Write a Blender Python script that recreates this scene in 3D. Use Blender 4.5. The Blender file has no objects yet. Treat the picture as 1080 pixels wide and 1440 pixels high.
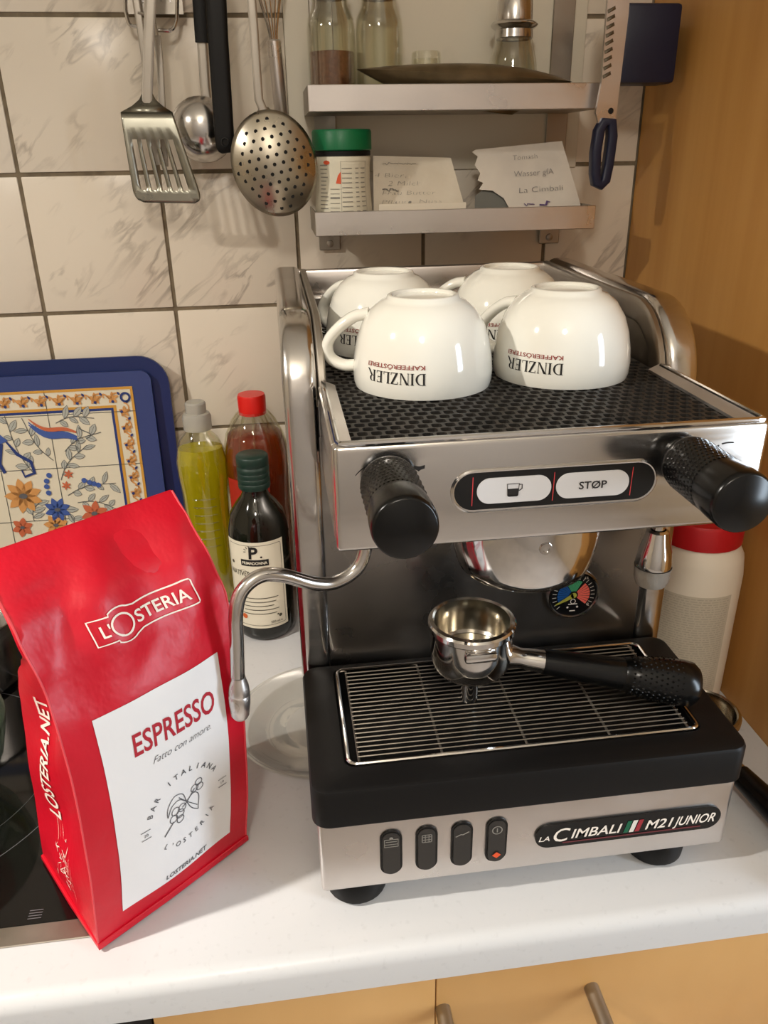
import bpy, bmesh, math, random
from mathutils import Vector, Matrix, Euler
random.seed(7)
SC = bpy.context.scene
COL = SC.collection
PI = math.pi
# ------------------------------------------------------------------ camera
CAM = Vector((.27149, -.98438, .52593)); FPX = 1111.66
CROT = Euler((1.1423193, .0149958, -.1337234), 'XYZ')
cd = bpy.data.cameras.new('camera'); cam = bpy.data.objects.new('camera', cd); COL.objects.link(cam)
cam.location = CAM; cam.rotation_euler = CROT
cd.sensor_fit = 'HORIZONTAL'; cd.sensor_width = 36.0; cd.lens = FPX / 1080 * 36; cd.clip_start = .01
SC.camera = cam
RM = CROT.to_matrix()
def px(x, y, Y):                       # photo pixel -> point on the vertical plane y = Y
    d = RM @ Vector((x - 540, -(y - 720), -FPX)); t = (Y - CAM.y) / d.y
    return CAM + d * t
# ------------------------------------------------------------------ world, lights, exposure
wd = bpy.data.worlds.new('sky'); SC.world = wd; wd.use_nodes = True
wd.node_tree.nodes['Background'].inputs[0].default_value = (.62, .78, 1, 1)
wd.node_tree.nodes['Background'].inputs[1].default_value = 2.0
def area(name, loc, target, power, col, sx, sy=None, shape='RECTANGLE', spread=PI):
    l = bpy.data.lights.new(name, 'AREA'); l.energy = power; l.color = col; l.shape = shape; l.size = sx
    l.size_y = sy or sx; l.spread = spread
    o = bpy.data.objects.new(name, l); COL.objects.link(o); o.location = loc
    o.rotation_euler = (Vector(target) - Vector(loc)).to_track_quat('-Z', 'Y').to_euler()
    return o
LAMP_A = Vector((.10, -1.75, 1.44)); LAMP_B = Vector((-.66, -.80, 1.12))
la = bpy.data.lights.new('lamp_light_ceiling', 'POINT'); la.energy = 25; la.color = (1, .925, .82); la.shadow_soft_size = .09
lo = bpy.data.objects.new('lamp_light_ceiling', la); COL.objects.link(lo); lo.location = LAMP_A - Vector((0, 0, .13))
area('lamp_light_spot', LAMP_B - Vector((0, 0, .06)), (.10, -.55, .05), 3.8, (1, .94, .85), .05, shape='DISK', spread=math.radians(75))
area('window_daylight', (1.590, -1.36, .42), (0, -1.30, .35), 20, (.74, .87, 1), .28, 1.0)
vs = SC.view_settings; vs.view_transform = 'Standard'; vs.look = 'None'; vs.gamma = 1; vs.use_curve_mapping = False
vs.exposure = -0.2
# ------------------------------------------------------------------ materials
def lin(c):
    return tuple(((v / 255 + .055) / 1.055) ** 2.4 if v > 10 else v / 255 / 12.92 for v in c) + (1,)
MATS = {}
def mat(name, rgb, rough=.5, metal=0, vary=0, scale=(30, 30, 30), rgb2=None, bump=0, bscale=None, spec=.5, coat=0, trans=0, ior=1.45, emit=0, rvary=0, nmin=.35, nmax=.65, dist=.001):
    if name in MATS: return MATS[name]
    m = bpy.data.materials.new(name); m.use_nodes = True; nt = m.node_tree; b = nt.nodes['Principled BSDF']
    b.inputs['Base Color'].default_value = lin(rgb); b.inputs['Roughness'].default_value = rough
    b.inputs['Metallic'].default_value = metal; b.inputs['Specular IOR Level'].default_value = spec
    b.inputs['Coat Weight'].default_value = coat; b.inputs['Coat Roughness'].default_value = .08
    b.inputs['Transmission Weight'].default_value = trans; b.inputs['IOR'].default_value = ior
    if emit:
        b.inputs['Emission Color'].default_value = lin(rgb); b.inputs['Emission Strength'].default_value = emit
    def noise(sc, detail=4):
        tc = nt.nodes.new('ShaderNodeTexCoord'); mp = nt.nodes.new('ShaderNodeMapping'); mp.inputs['Scale'].default_value = sc
        n = nt.nodes.new('ShaderNodeTexNoise'); n.inputs['Scale'].default_value = 1; n.inputs['Detail'].default_value = detail
        nt.links.new(tc.outputs['Object'], mp.inputs[0]); nt.links.new(mp.outputs[0], n.inputs[0]); return n
    if rgb2 or rvary:
        n = noise(scale); mr = nt.nodes.new('ShaderNodeMapRange'); mr.inputs[1].default_value = nmin; mr.inputs[2].default_value = nmax
        nt.links.new(n.outputs[0], mr.inputs[0])
        if rgb2:
            mx = nt.nodes.new('ShaderNodeMix'); mx.data_type = 'RGBA'; mx.inputs[6].default_value = lin(rgb); mx.inputs[7].default_value = lin(rgb2)
            nt.links.new(mr.outputs[0], mx.inputs[0]); nt.links.new(mx.outputs[2], b.inputs['Base Color'])
        if rvary:
            m2 = nt.nodes.new('ShaderNodeMapRange'); m2.inputs[3].default_value = rough; m2.inputs[4].default_value = rough + rvary
            nt.links.new(mr.outputs[0], m2.inputs[0]); nt.links.new(m2.outputs[0], b.inputs['Roughness'])
    if bump:
        n = noise(bscale or scale); bp = nt.nodes.new('ShaderNodeBump'); bp.inputs['Strength'].default_value = bump; bp.inputs['Distance'].default_value = dist
        nt.links.new(n.outputs[0], bp.inputs['Height']); nt.links.new(bp.outputs[0], b.inputs['Normal'])
    MATS[name] = m; return m
def clear_mat(name, rgb, rgb_gloss=(255, 255, 255), fac=.12):
    m = bpy.data.materials.new(name); m.use_nodes = True; nt = m.node_tree; nt.nodes.clear()
    out = nt.nodes.new('ShaderNodeOutputMaterial'); t = nt.nodes.new('ShaderNodeBsdfTransparent'); t.inputs[0].default_value = lin(rgb)
    g = nt.nodes.new('ShaderNodeBsdfGlossy'); g.inputs[0].default_value = lin(rgb_gloss); g.inputs[1].default_value = .05
    lw = nt.nodes.new('ShaderNodeLayerWeight'); lw.inputs[0].default_value = .35
    mr = nt.nodes.new('ShaderNodeMapRange'); mr.inputs[3].default_value = fac * .5; mr.inputs[4].default_value = .55
    mx = nt.nodes.new('ShaderNodeMixShader')
    nt.links.new(lw.outputs['Facing'], mr.inputs[0]); nt.links.new(mr.outputs[0], mx.inputs[0])
    nt.links.new(t.outputs[0], mx.inputs[1]); nt.links.new(g.outputs[0], mx.inputs[2]); nt.links.new(mx.outputs[0], out.inputs[0])
    return m
def tile_mat():
    m = bpy.data.materials.new('marbled_tile'); m.use_nodes = True; nt = m.node_tree; b = nt.nodes['Principled BSDF']
    tc = nt.nodes.new('ShaderNodeTexCoord'); oi = nt.nodes.new('ShaderNodeObjectInfo')
    mul = nt.nodes.new('ShaderNodeMath'); mul.operation = 'MULTIPLY'; mul.inputs[1].default_value = 40
    add = nt.nodes.new('ShaderNodeVectorMath'); add.operation = 'ADD'
    nt.links.new(oi.outputs['Random'], mul.inputs[0]); nt.links.new(tc.outputs['Object'], add.inputs[0]); nt.links.new(mul.outputs[0], add.inputs[1])
    rot = nt.nodes.new('ShaderNodeMapping'); rot.vector_type = 'TEXTURE'; rot.inputs['Rotation'].default_value = (0, .85, 0); rot.inputs['Scale'].default_value = (.022, .1, .075)
    nt.links.new(add.outputs[0], rot.inputs[0])
    n = nt.nodes.new('ShaderNodeTexNoise'); n.inputs['Scale'].default_value = 1; n.inputs['Detail'].default_value = 6; n.inputs['Distortion'].default_value = .6
    nt.links.new(rot.outputs[0], n.inputs[0])
    # thin veins where the noise crosses its middle value
    s = nt.nodes.new('ShaderNodeMath'); s.operation = 'SUBTRACT'; s.inputs[1].default_value = .56
    a = nt.nodes.new('ShaderNodeMath'); a.operation = 'ABSOLUTE'
    r1 = nt.nodes.new('ShaderNodeMapRange'); r1.inputs[1].default_value = 0; r1.inputs[2].default_value = .06; r1.inputs[3].default_value = 1; r1.inputs[4].default_value = 0
    nt.links.new(n.outputs[0], s.inputs[0]); nt.links.new(s.outputs[0], a.inputs[0]); nt.links.new(a.outputs[0], r1.inputs[0])
    n2 = nt.nodes.new('ShaderNodeTexNoise'); n2.inputs['Scale'].default_value = 12; nt.links.new(add.outputs[0], n2.inputs[0])
    r2 = nt.nodes.new('ShaderNodeMapRange'); r2.inputs[1].default_value = .48; r2.inputs[2].default_value = .70
    nt.links.new(n2.outputs[0], r2.inputs[0])
    mm = nt.nodes.new('ShaderNodeMath'); mm.operation = 'MULTIPLY'; nt.links.new(r1.outputs[0], mm.inputs[0]); nt.links.new(r2.outputs[0], mm.inputs[1])
    mx = nt.nodes.new('ShaderNodeMix'); mx.data_type = 'RGBA'; mx.inputs[6].default_value = lin((233, 222, 205)); mx.inputs[7].default_value = lin((180, 168, 153))
    nt.links.new(mm.outputs[0], mx.inputs[0]); nt.links.new(mx.outputs[2], b.inputs['Base Color'])
    b.inputs['Roughness'].default_value = .27
    n3 = nt.nodes.new('ShaderNodeTexNoise'); n3.inputs['Scale'].default_value = 18; nt.links.new(add.outputs[0], n3.inputs[0])
    bp = nt.nodes.new('ShaderNodeBump'); bp.inputs['Strength'].default_value = .06; bp.inputs['Distance'].default_value = .01
    nt.links.new(n3.outputs[0], bp.inputs['Height']); nt.links.new(bp.outputs[0], b.inputs['Normal'])
    return m
TILE = tile_mat()
GROUT = mat('grout', (132, 118, 96), .9, rgb2=(108, 96, 78), scale=(60, 60, 60))
WHITE_TOP = mat('worktop_laminate', (203, 203, 204), .30, rgb2=(195, 195, 196), scale=(160, 160, 160), nmin=.6, nmax=.75, bump=.05, bscale=(500, 500, 500), dist=.0004)
WOOD = mat('beech_veneer', (204, 152, 84), .45, rgb2=(186, 132, 66), scale=(26, 26, 1.6), nmin=.3, nmax=.7, bump=.04, bscale=(160, 160, 6))
WOODF = mat('beech_drawer', (214, 168, 108), .4, rgb2=(198, 148, 86), scale=(6, 20, 3), nmin=.3, nmax=.7)
STEEL = mat('polished_steel', (206, 203, 200), .13, 1, scale=(10, 10, 90), rvary=.10, bump=.03, bscale=(14, 14, 14), dist=.004)
STEELB = mat('brushed_steel', (216, 210, 206), .26, 1, scale=(22, 22, 22), rvary=.16, bump=.05, bscale=(12, 300, 300))
STEELD = mat('dull_steel', (165, 158, 148), .34, 1, scale=(30, 30, 30), rvary=.15)
CHROME = mat('chrome', (214, 212, 210), .06, 1, scale=(40, 40, 40), rvary=.06)
BACKST = mat('back_plate_steel', (150, 146, 142), .26, 1, scale=(20, 20, 20), rvary=.12, bump=.04, bscale=(300, 300, 12))
BLACK = mat('black_plastic', (13, 12, 12), .46, spec=.28, bump=.12, bscale=(900, 900, 900), dist=.0004)
BLACKG = mat('black_gloss_plastic', (9, 9, 9), .24, spec=.4)
RUBBER = mat('black_rubber', (30, 28, 26), .5, rgb2=(44, 40, 36), scale=(50, 50, 50))
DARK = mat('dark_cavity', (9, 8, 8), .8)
PORC = mat('white_porcelain', (236, 234, 224), .09, coat=.5)
INK = mat('black_print', (24, 22, 22), .5)
INKG = mat('grey_print', (92, 92, 96), .6)
INKL = mat('light_grey_print', (140, 136, 128), .7)
REDINK = mat('red_print', (138, 52, 44), .5)
CRIMSON = mat('crimson_print', (172, 26, 44), .5)
WINK = mat('white_print', (236, 226, 214), .55)
BAGRED = mat('red_foil_paper', (202, 10, 38), .38, rgb2=(192, 8, 34), scale=(14, 14, 14), bump=.35, bscale=(26, 26, 18), dist=.006)
LABEL = mat('white_label_paper', (232, 230, 230), .42, bump=.15, bscale=(26, 26, 18), dist=.004)
CLEAR = clear_mat('clear_glass', (250, 250, 244), fac=.06)
CLEARP = clear_mat('clear_plastic', (248, 248, 238), fac=.06)
PLATEG = clear_mat('frosted_plate_glass', (250, 250, 248), fac=.16)
GREENG = clear_mat('pale_green_glass', (206, 222, 212), fac=.4)
NAVY = mat('navy_plastic', (24, 28, 52), .4)
BLUEB = mat('blue_lacquer', (54, 68, 122), .38)
BLUED = mat('dark_blue_lacquer', (26, 42, 94), .36)
BRED = mat('bright_red_plastic', (214, 30, 22), .32)
REDLID = mat('red_lid_plastic', (196, 26, 34), .4)
GREENP = mat('green_lid_plastic', (0, 106, 62), .4)
CREAM = mat('cream_plastic', (246, 238, 222), .4)
PAPER = mat('notepaper', (226, 216, 198), .8, rgb2=(216, 204, 184), scale=(20, 20, 20), bump=.2, bscale=(40, 40, 40), dist=.004)
LABELC = mat('cream_label', (226, 220, 200), .6)
PLASTER = mat('wall_plaster', (226, 212, 190), .85, rgb2=(220, 205, 182), scale=(3, 3, 3))
# ------------------------------------------------------------------ mesh building
class MB:
    def __init__(s): s.v = []; s.f = []
    def add(s, vs_, fs_):
        k = len(s.v); s.v += [tuple(p) for p in vs_]; s.f += [tuple(i + k for i in f) for f in fs_]; return s
    def box(s, x0, x1, y0, y1, z0, z1, b=0, seg=2):
        bm = bmesh.new(); bmesh.ops.create_cube(bm, size=1)
        for q in bm.verts: q.co = ((x0 + x1) / 2 + q.co.x * (x1 - x0), (y0 + y1) / 2 + q.co.y * (y1 - y0), (z0 + z1) / 2 + q.co.z * (z1 - z0))
        if b: bmesh.ops.bevel(bm, geom=bm.edges[:] , offset=b, segments=seg, profile=.5, affect='EDGES')
        return s.bm(bm)
    def bm(s, bm):
        bm.verts.index_update(); s.add([q.co[:] for q in bm.verts], [[w.index for w in f.verts] for f in bm.faces]); bm.free(); return s
    def lathe(s, prof, c=(0, 0, 0), n=32, M=None, sx=1, sy=1):
        vs_ = []; rings = []
        for r, z in prof:
            if r < 1e-7: rings.append([len(vs_)]); vs_.append(Vector((0, 0, z)))
            else:
                rings.append(list(range(len(vs_), len(vs_) + n)))
                vs_ += [Vector((r * sx * math.cos(2 * PI * i / n), r * sy * math.sin(2 * PI * i / n), z)) for i in range(n)]
        fs_ = []
        for a, b in zip(rings, rings[1:]):
            for i in range(n):
                j = (i + 1) % n
                if len(a) == 1 and len(b) == 1: continue
                if len(a) == 1: fs_.append((a[0], b[j], b[i]))
                elif len(b) == 1: fs_.append((a[i], a[j], b[0]))
                else: fs_.append((a[i], a[j], b[j], b[i]))
        c = Vector(c)
        return s.add([(M @ p if M else p) + c for p in vs_], fs_)
    def tube(s, path, r, n=10, sec=None, closed=False, side=None):
        P = [Vector(p) for p in path]; m = len(P); R = r if isinstance(r, (list, tuple)) else [r] * m
        sec = sec or [(math.cos(2 * PI * i / n), math.sin(2 * PI * i / n)) for i in range(n)]; n = len(sec)
        vs_ = []; up = None
        for i in range(m):
            if closed: t = P[(i + 1) % m] - P[i - 1]
            else: t = P[min(i + 1, m - 1)] - P[max(i - 1, 0)]
            t.normalize()
            if side is not None: a = (Vector(side) - t * t.dot(Vector(side))).normalized()
            elif up is None:
                a = t.orthogonal().normalized()
            else: a = (up - t * t.dot(up)).normalized()
            up = a; b = t.cross(a)
            vs_ += [P[i] + (a * u + b * w) * R[i] for u, w in sec]
        fs_ = []
        for i in range(m if closed else m - 1):
            i2 = (i + 1) % m
            for k in range(n): fs_.append((i * n + k, i * n + (k + 1) % n, i2 * n + (k + 1) % n, i2 * n + k))
        if not closed: fs_ += [tuple(range(n))[::-1], tuple((m - 1) * n + k for k in range(n))]
        return s.add(vs_, fs_)
    def prism(s, poly, fn, d):          # poly in 2-D, fn maps (u, v, w) to 3-D, w from 0 to d
        n = len(poly)
        return s.add([fn(u, v, 0) for u, v in poly] + [fn(u, v, d) for u, v in poly],
                     [tuple(range(n))[::-1], tuple(range(n, 2 * n))] + [(i, (i + 1) % n, n + (i + 1) % n, n + i) for i in range(n)])
    def grid(s, fn, nu, nv, close_u=False):
        vs_ = [fn(i / nu, j / nv) for j in range(nv + 1) for i in range(nu + 1)]
        return s.add(vs_, [(j * (nu + 1) + i, j * (nu + 1) + i + 1, (j + 1) * (nu + 1) + i + 1, (j + 1) * (nu + 1) + i) for j in range(nv) for i in range(nu)])
def root_loc(o):
    while o.parent: o = o.parent
    return o.location
def obj(name, mb, m, parent=None, angle=35, local=False, flat=False):
    me = bpy.data.meshes.new(name)
    off = Vector((0, 0, 0)) if (parent is None or local) else root_loc(parent)
    me.from_pydata([tuple(Vector(p) - off) for p in mb.v], [], mb.f); me.validate()
    bm = bmesh.new(); bm.from_mesh(me)
    bmesh.ops.remove_doubles(bm, verts=bm.verts, dist=1e-6)
    if not flat: bmesh.ops.recalc_face_normals(bm, faces=bm.faces)
    bm.to_mesh(me); bm.free()
    if not flat:
        me.polygons.foreach_set('use_smooth', [True] * len(me.polygons)); me.set_sharp_from_angle(angle=math.radians(angle))
    me.materials.append(m)
    o = bpy.data.objects.new(name, me); COL.objects.link(o); o.parent = parent
    return o
def tag(o, label, cat, group=None):
    o['label'] = label; o['category'] = cat
    if group: o['group'] = group
    return o
def thing(name, label, cat, loc=(0, 0, 0), rotz=0, group=None):
    o = bpy.data.objects.new(name, None); COL.objects.link(o); o.location = loc; o.rotation_euler = (0, 0, rotz); o.empty_display_size = .02
    return tag(o, label, cat, group)
def struct(o): o['kind'] = 'structure'; return o
def solid(name, mb, m, label, cat, loc, group=None, angle=35):   # thing that is one mesh: origin at its base
    me_o = obj(name, mb, m, None, angle); me_o.data.transform(Matrix.Translation(-Vector(loc))); me_o.location = loc
    return tag(me_o, label, cat, group)
def arc(cx, cy, r, a0, a1, n=10, ry=None):
    ry = ry or r
    return [(cx + r * math.cos(math.radians(a0 + (a1 - a0) * i / n)), cy + ry * math.sin(math.radians(a0 + (a1 - a0) * i / n))) for i in range(n + 1)]
def rrect(x0, x1, y0, y1, r, n=6):
    return arc(x1 - r, y1 - r, r, 0, 90, n) + arc(x0 + r, y1 - r, r, 90, 180, n) + arc(x0 + r, y0 + r, r, 180, 270, n) + arc(x1 - r, y0 + r, r, 270, 360, n)
def smooth(pts, n=6):                  # Catmull-Rom through 3-D points
    P = [Vector(p) for p in pts]; P = [P[0] * 2 - P[1]] + P + [P[-1] * 2 - P[-2]]; out = []
    for i in range(1, len(P) - 2):
        for k in range(n):
            t = k / n; a, b, c, d = P[i - 1], P[i], P[i + 1], P[i + 2]
            out.append(.5 * ((2 * b) + (c - a) * t + (2 * a - 5 * b + 4 * c - d) * t * t + (3 * b - a - 3 * c + d) * t ** 3))
    return out + [P[-2]]
# ------------------------------------------------------------------ flat print: 2-D shapes mapped on a surface
class D2:
    def __init__(s): s.v = []; s.f = []
    def add(s, v, f): k = len(s.v); s.v += list(v); s.f += [tuple(i + k for i in q) for q in f]; return s
    def poly(s, p): return s.add(p, [tuple(range(len(p)))])
    def rect(s, x0, x1, y0, y1): return s.poly([(x0, y0), (x1, y0), (x1, y1), (x0, y1)])
    def disc(s, x, y, r, ry=None, n=16): return s.poly(arc(x, y, r, 0, 360 - 360 / n, n - 1, ry))
    def line(s, pts, w, closed=False):
        n = len(pts); L = []; w = w if isinstance(w, (list, tuple)) else [w] * n
        for i in range(n):
            a = pts[i - 1] if (closed or i) else pts[i]; b = pts[(i + 1) % n] if (closed or i < n - 1) else pts[i]
            dx, dy = b[0] - a[0], b[1] - a[1]; l = math.hypot(dx, dy) or 1
            L += [(pts[i][0] - dy / l * w[i] / 2, pts[i][1] + dx / l * w[i] / 2), (pts[i][0] + dy / l * w[i] / 2, pts[i][1] - dx / l * w[i] / 2)]
        m = n if closed else n - 1
        return s.add(L, [(2 * i, 2 * i + 1, (2 * i + 3) % (2 * n), (2 * i + 2) % (2 * n)) for i in range(m)])
    def ring(s, x, y, r, w, ry=None, n=24): return s.line(arc(x, y, r, 0, 360 - 360 / n, n - 1, ry), w, True)
    def text(s, t, x, y, h, shear=0, bold=0, width=None, align='CENTER', rot=0, sx=1):
        cu = bpy.data.curves.new('t', 'FONT'); cu.body = t; cu.size = 1; cu.offset = bold; cu.resolution_u = 3
        o = bpy.data.objects.new('t', cu); COL.objects.link(o)
        me = bpy.data.meshes.new_from_object(o.evaluated_get(bpy.context.evaluated_depsgraph_get()))
        V = [v.co.copy() for v in me.vertices]; F = [tuple(p.vertices) for p in me.polygons]
        bpy.data.objects.remove(o); bpy.data.curves.remove(cu); bpy.data.meshes.remove(me)
        if not V: return s
        x0 = min(v.x for v in V); x1 = max(v.x for v in V); caps = .73
        k = h / caps; kx = (width / (x1 - x0)) if width else k * sx
        ax = {'CENTER': (x0 + x1) / 2, 'LEFT': x0, 'RIGHT': x1}[align]
        c, sn = math.cos(rot), math.sin(rot); out = []
        for v in V:
            u = (v.x - ax) * kx + v.y * k * shear; w = v.y * k
            out.append((x + u * c - w * sn, y + u * sn + w * c))
        return s.add(out, F)
    def xf(s, fn): s.v = [fn(*p) for p in s.v]; return s
def decal(name, d, fn, m, parent, local=False, mx=0, my=0):
    if mx:                              # cut long pieces so that they follow a curved surface
        bm = bmesh.new(); vv = [bm.verts.new((u / mx, v / (my or mx), 0)) for u, v in d.v]
        for q_ in d.f:
            try: bm.faces.new([vv[i] for i in q_])
            except ValueError: pass
        bmesh.ops.triangulate(bm, faces=bm.faces[:])
        for _ in range(5):
            es = [e for e in bm.edges if e.calc_length() > 1]
            if not es: break
            bmesh.ops.subdivide_edges(bm, edges=es, cuts=1); bmesh.ops.triangulate(bm, faces=[f for f in bm.faces if len(f.verts) > 3])
        bm.verts.index_update(); d = D2().add([(v.co.x * mx, v.co.y * (my or mx)) for v in bm.verts], [[v.index for v in f.verts] for f in bm.faces]); bm.free()
    mb = MB(); mb.v = [tuple(fn(u, v)) for u, v in d.v]; mb.f = d.f
    return obj(name, mb, m, parent, local=local, flat=True)
def plane(O, U, V, eps=.0004):
    O, U, V = Vector(O), Vector(U), Vector(V); N = U.cross(V).normalized() * eps
    return lambda u, v: O + U * u + V * v + N
def squiggle(d, x0, x1, y, h, w, seed=1):
    rd = random.Random(seed); pts = []; x = x0
    while x < x1: pts.append((x, y + rd.uniform(-h, h))); x += h * rd.uniform(.5, 1.1)
    if len(pts) > 1: d.line(pts, w)
# ================================================================== THE SETTING
XP = .709                                # wooden side panel
T = .15                                  # tile pitch
RZ = [.658 + T * k for k in range(4, -6, -1)]
wb = MB().box(-1.6, 1.6, .0015, .10, -.87, 1.55)
wall = struct(obj('wall_back', wb, GROUT))
tile_me = {}
for c in range(-6, 5):
    for rz in RZ:
        x0, x1 = c * T, min((c + 1) * T, XP)
        z1, z0 = rz, max(rz - T, .0)
        if z1 <= .004 or z1 > 1.3 : continue
        key = (round(x1 - x0, 4), round(z1 - z0, 4)); g = .0021
        if key not in tile_me:
            w, h = key; o = obj('tile', MB().box(g, w - g, -.0005, .006, g, h - g, .0012, 2), TILE, wall, local=True); tile_me[key] = o.data
        else:
            o = bpy.data.objects.new('tile', tile_me[key]); COL.objects.link(o); o.parent = wall
        o.location = (x0, 0, z0)
struct(obj('floor', MB().box(-1.6, 1.6, -2.6, .1, -.92, -.87), mat('floor_tiles', (212, 204, 198), .4, rgb2=(202, 194, 188), scale=(3, 3, 3))))
struct(obj('ceiling', MB().box(-1.6, 1.6, -2.6, .1, 1.55, 1.6), mat('ceiling_paint', (232, 224, 208), .9, rgb2=(228, 220, 204), scale=(2, 2, 2))))
struct(obj('wall_left', MB().box(-1.65, -1.6, -2.6, .1, -.87, 1.55), PLASTER))
struct(obj('wall_rear', MB().box(-1.6, 1.6, -2.65, -2.6, -.87, 1.55), mat('rear_paint', (214, 208, 202), .8, rgb2=(206, 200, 194), scale=(2, 2, 2))))
wr_ = MB(); WY0, WY1, WZ0, WZ1 = -1.55, -1.17, -.14, .98
for a in ((-2.6, WY0, -.87, 1.55), (WY1, .1, -.87, 1.55), (WY0, WY1, -.87, WZ0), (WY0, WY1, WZ1, 1.55)): wr_.box(1.6, 1.65, a[0], a[1], a[2], a[3])
struct(obj('wall_right', wr_, PLASTER))
wf = MB()
for a in ((WY0, WY0 + .035, WZ0, WZ1), (WY1 - .035, WY1, WZ0, WZ1), (WY0 + .035, WY1 - .035, WZ0, WZ0 + .04), (WY0 + .035, WY1 - .035, WZ1 - .04, WZ1), (WY0 + .035, WY1 - .035, .41, .44)): wf.box(1.61, 1.64, a[0], a[1], a[2], a[3])
win = struct(obj('window_1', wf, mat('window_frame_white', (230, 228, 222), .4)))
for a in ((WZ0 + .04, .41), (.44, WZ1 - .04)): obj('pane', MB().box(1.623, 1.627, WY0 + .035, WY1 - .035, a[0], a[1]), CLEAR, win)
# ---- ceiling lamps (their light is set at the top)
for nm, L, lab in (('ceiling_lamp', LAMP_A, 'round white ceiling lamp behind the cook, above the kitchen floor'), ('ceiling_spot', LAMP_B, 'small ceiling spot lamp over the hob side of the kitchen')):
    t = thing(nm, lab, 'lamp', L); k = 1.6 if nm == 'ceiling_lamp' else 1
    obj('housing', MB().lathe([(0, .11), (.05 * k, .11), (.055 * k, .10), (.055 * k, 0), (.052 * k, -.005), (.05 * k, 0), (.05 * k, .09), (0, .09)], L), mat('lamp_housing', (225, 222, 215), .4), t)
    obj('ceiling_stem', MB().tube([L + Vector((0, 0, .109)), (L.x, L.y, 1.5495)], .006, 10), STEELD, t) if L.z < 1.4 else None
    obj('reflector', MB().lathe([(.05 * k, .002), (.03 * k, .03), (0, .034)], L), CHROME, t)
# ---- worktop
wt = MB(); prof = [(0, 0)] + [(-.59 + .0, 0)] + [(-.59 - .012 * math.sin(math.radians(a)), -.012 + .012 * math.cos(math.radians(a))) for a in (15, 30, 45, 60, 75, 90)] + [(-.602, -.034), (-.598, -.038), (0, -.038)]
prof = [(y if y else -.001, z) for y, z in prof]
wt.prism(prof, lambda u, v, w: (-1.2 + w, u, v), XP - .0005 + 1.2)
solid('worktop', wt, WHITE_TOP, 'white laminate kitchen worktop with a rounded front edge', 'countertop', (0, -.3, -.038))
# ---- tall wooden cabinet on the right
tc = thing('tall_cabinet', 'tall beech cabinet whose plain side panel closes the worktop', 'cabinet', (.95, -.3, -.87))
obj('side_panel', MB().box(XP, XP + .019, -.60, -.001, -.87, 1.2), WOOD, tc)
obj('body', MB().box(XP + .0195, 1.29, -.58, -.001, -.87, 1.2), WOOD, tc)
obj('door', MB().box(XP + .021, 1.29, -.60, -.5805, -.80, 1.19, .001), WOOD, tc)
# ---- base units below the worktop
bc = thing('base_cabinet', 'beech base cabinet under the worktop with a steel bar handle', 'cabinet', (.42, -.3, -.87))
obj('carcass', MB().box(.14, XP - .001, -.56, -.02, -.87, -.0385), WOODF, bc)
obj('filler_panel', MB().box(.142, .3572, -.583, -.5605, -.80, -.041, .001), WOODF, bc)
df = obj('drawer_front', MB().box(.3580, XP - .003, -.583, -.5605, -.30, -.041, .001), WOODF, bc)
obj('lower_front', MB().box(.3580, XP - .003, -.583, -.5605, -.80, -.303, .001), WOODF, bc)
h = MB(); hz = -.0985
for hx in (.3635, .487): h.tube([(hx, -.5825, hz), (hx, -.634, hz)], .0062, 14)
h.tube([(.340, -.635, hz - .001), (.515, -.635, hz - .001)], .006, 12)
obj('handle', h, STEELD, df)
ov = thing('oven', 'black built-in oven front under the hob', 'oven', (-.17, -.3, -.87))
obj('oven_body', MB().box(-.46, .138, -.575, -.02, -.80, -.0385), BLACK, ov)
obj('oven_door', MB().box(-.455, .136, -.59, -.5755, -.74, -.14, .002), BLACKG, ov)
# ---- hob
hb = thing('ceramic_hob', 'black glass hob in a steel frame with thin cooking zone rings', 'hob', (-.19, -.29, 0))
obj('steel_frame', MB().box(-.50, .115, -.557, -.045, 0, .0014, .0006, 1), STEELD, hb)
obj('glass', MB().box(-.485, .10, -.5405, -.06, .0002, .0019, .0004, 1), mat('hob_glass', (10, 9, 9), .06), hb)
hz_ = plane((0, 0, .0019), (1, 0, 0), (0, 1, 0), .0002)
d = D2()
for cx, cy, r in ((-.095, -.36, .125), (-.095, -.36, .155), (-.33, -.42, .08), (-.33, -.18, .10)): d.ring(cx, cy, r, .0007, n=90)
for k in range(4): d.rect(.052, .062, -.536 + k * .0024, -.5352 + k * .0024)
decal('zone_marking', d, hz_, INKG, hb)
# ---- sheet behind the shelf rack
solid('splash_panel', MB().box(.298, .632, -.0030, -.0008, .505, .95, .0006, 1), mat('splash_white', (222, 214, 196), .35), 'pale plain splash panel fixed over the tiles behind the steel shelf rack', 'panel', (.46, -.002, .505))
# ================================================================== ESPRESSO MACHINE
mc = thing('espresso_machine', 'stainless steel espresso machine with black drip tray and two black steam knobs', 'coffee machine', (.432, -.34, 0))
X0, X1, YF = .274, .590, -.565
for fx in (.302, .5465):
    for fy in (-.537, -.18):
        obj('foot', MB().lathe([(0, 0), (.020, 0), (.0235, .004), (.0245, .018), (.0215, .0245), (0, .0245)], (fx, fy, 0), 28), BLACK, mc)
bp_ = obj('base_panel', MB().box(X0, X1, YF, -.13, .025, .0925, .004, 3), STEELB, mc)
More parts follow.
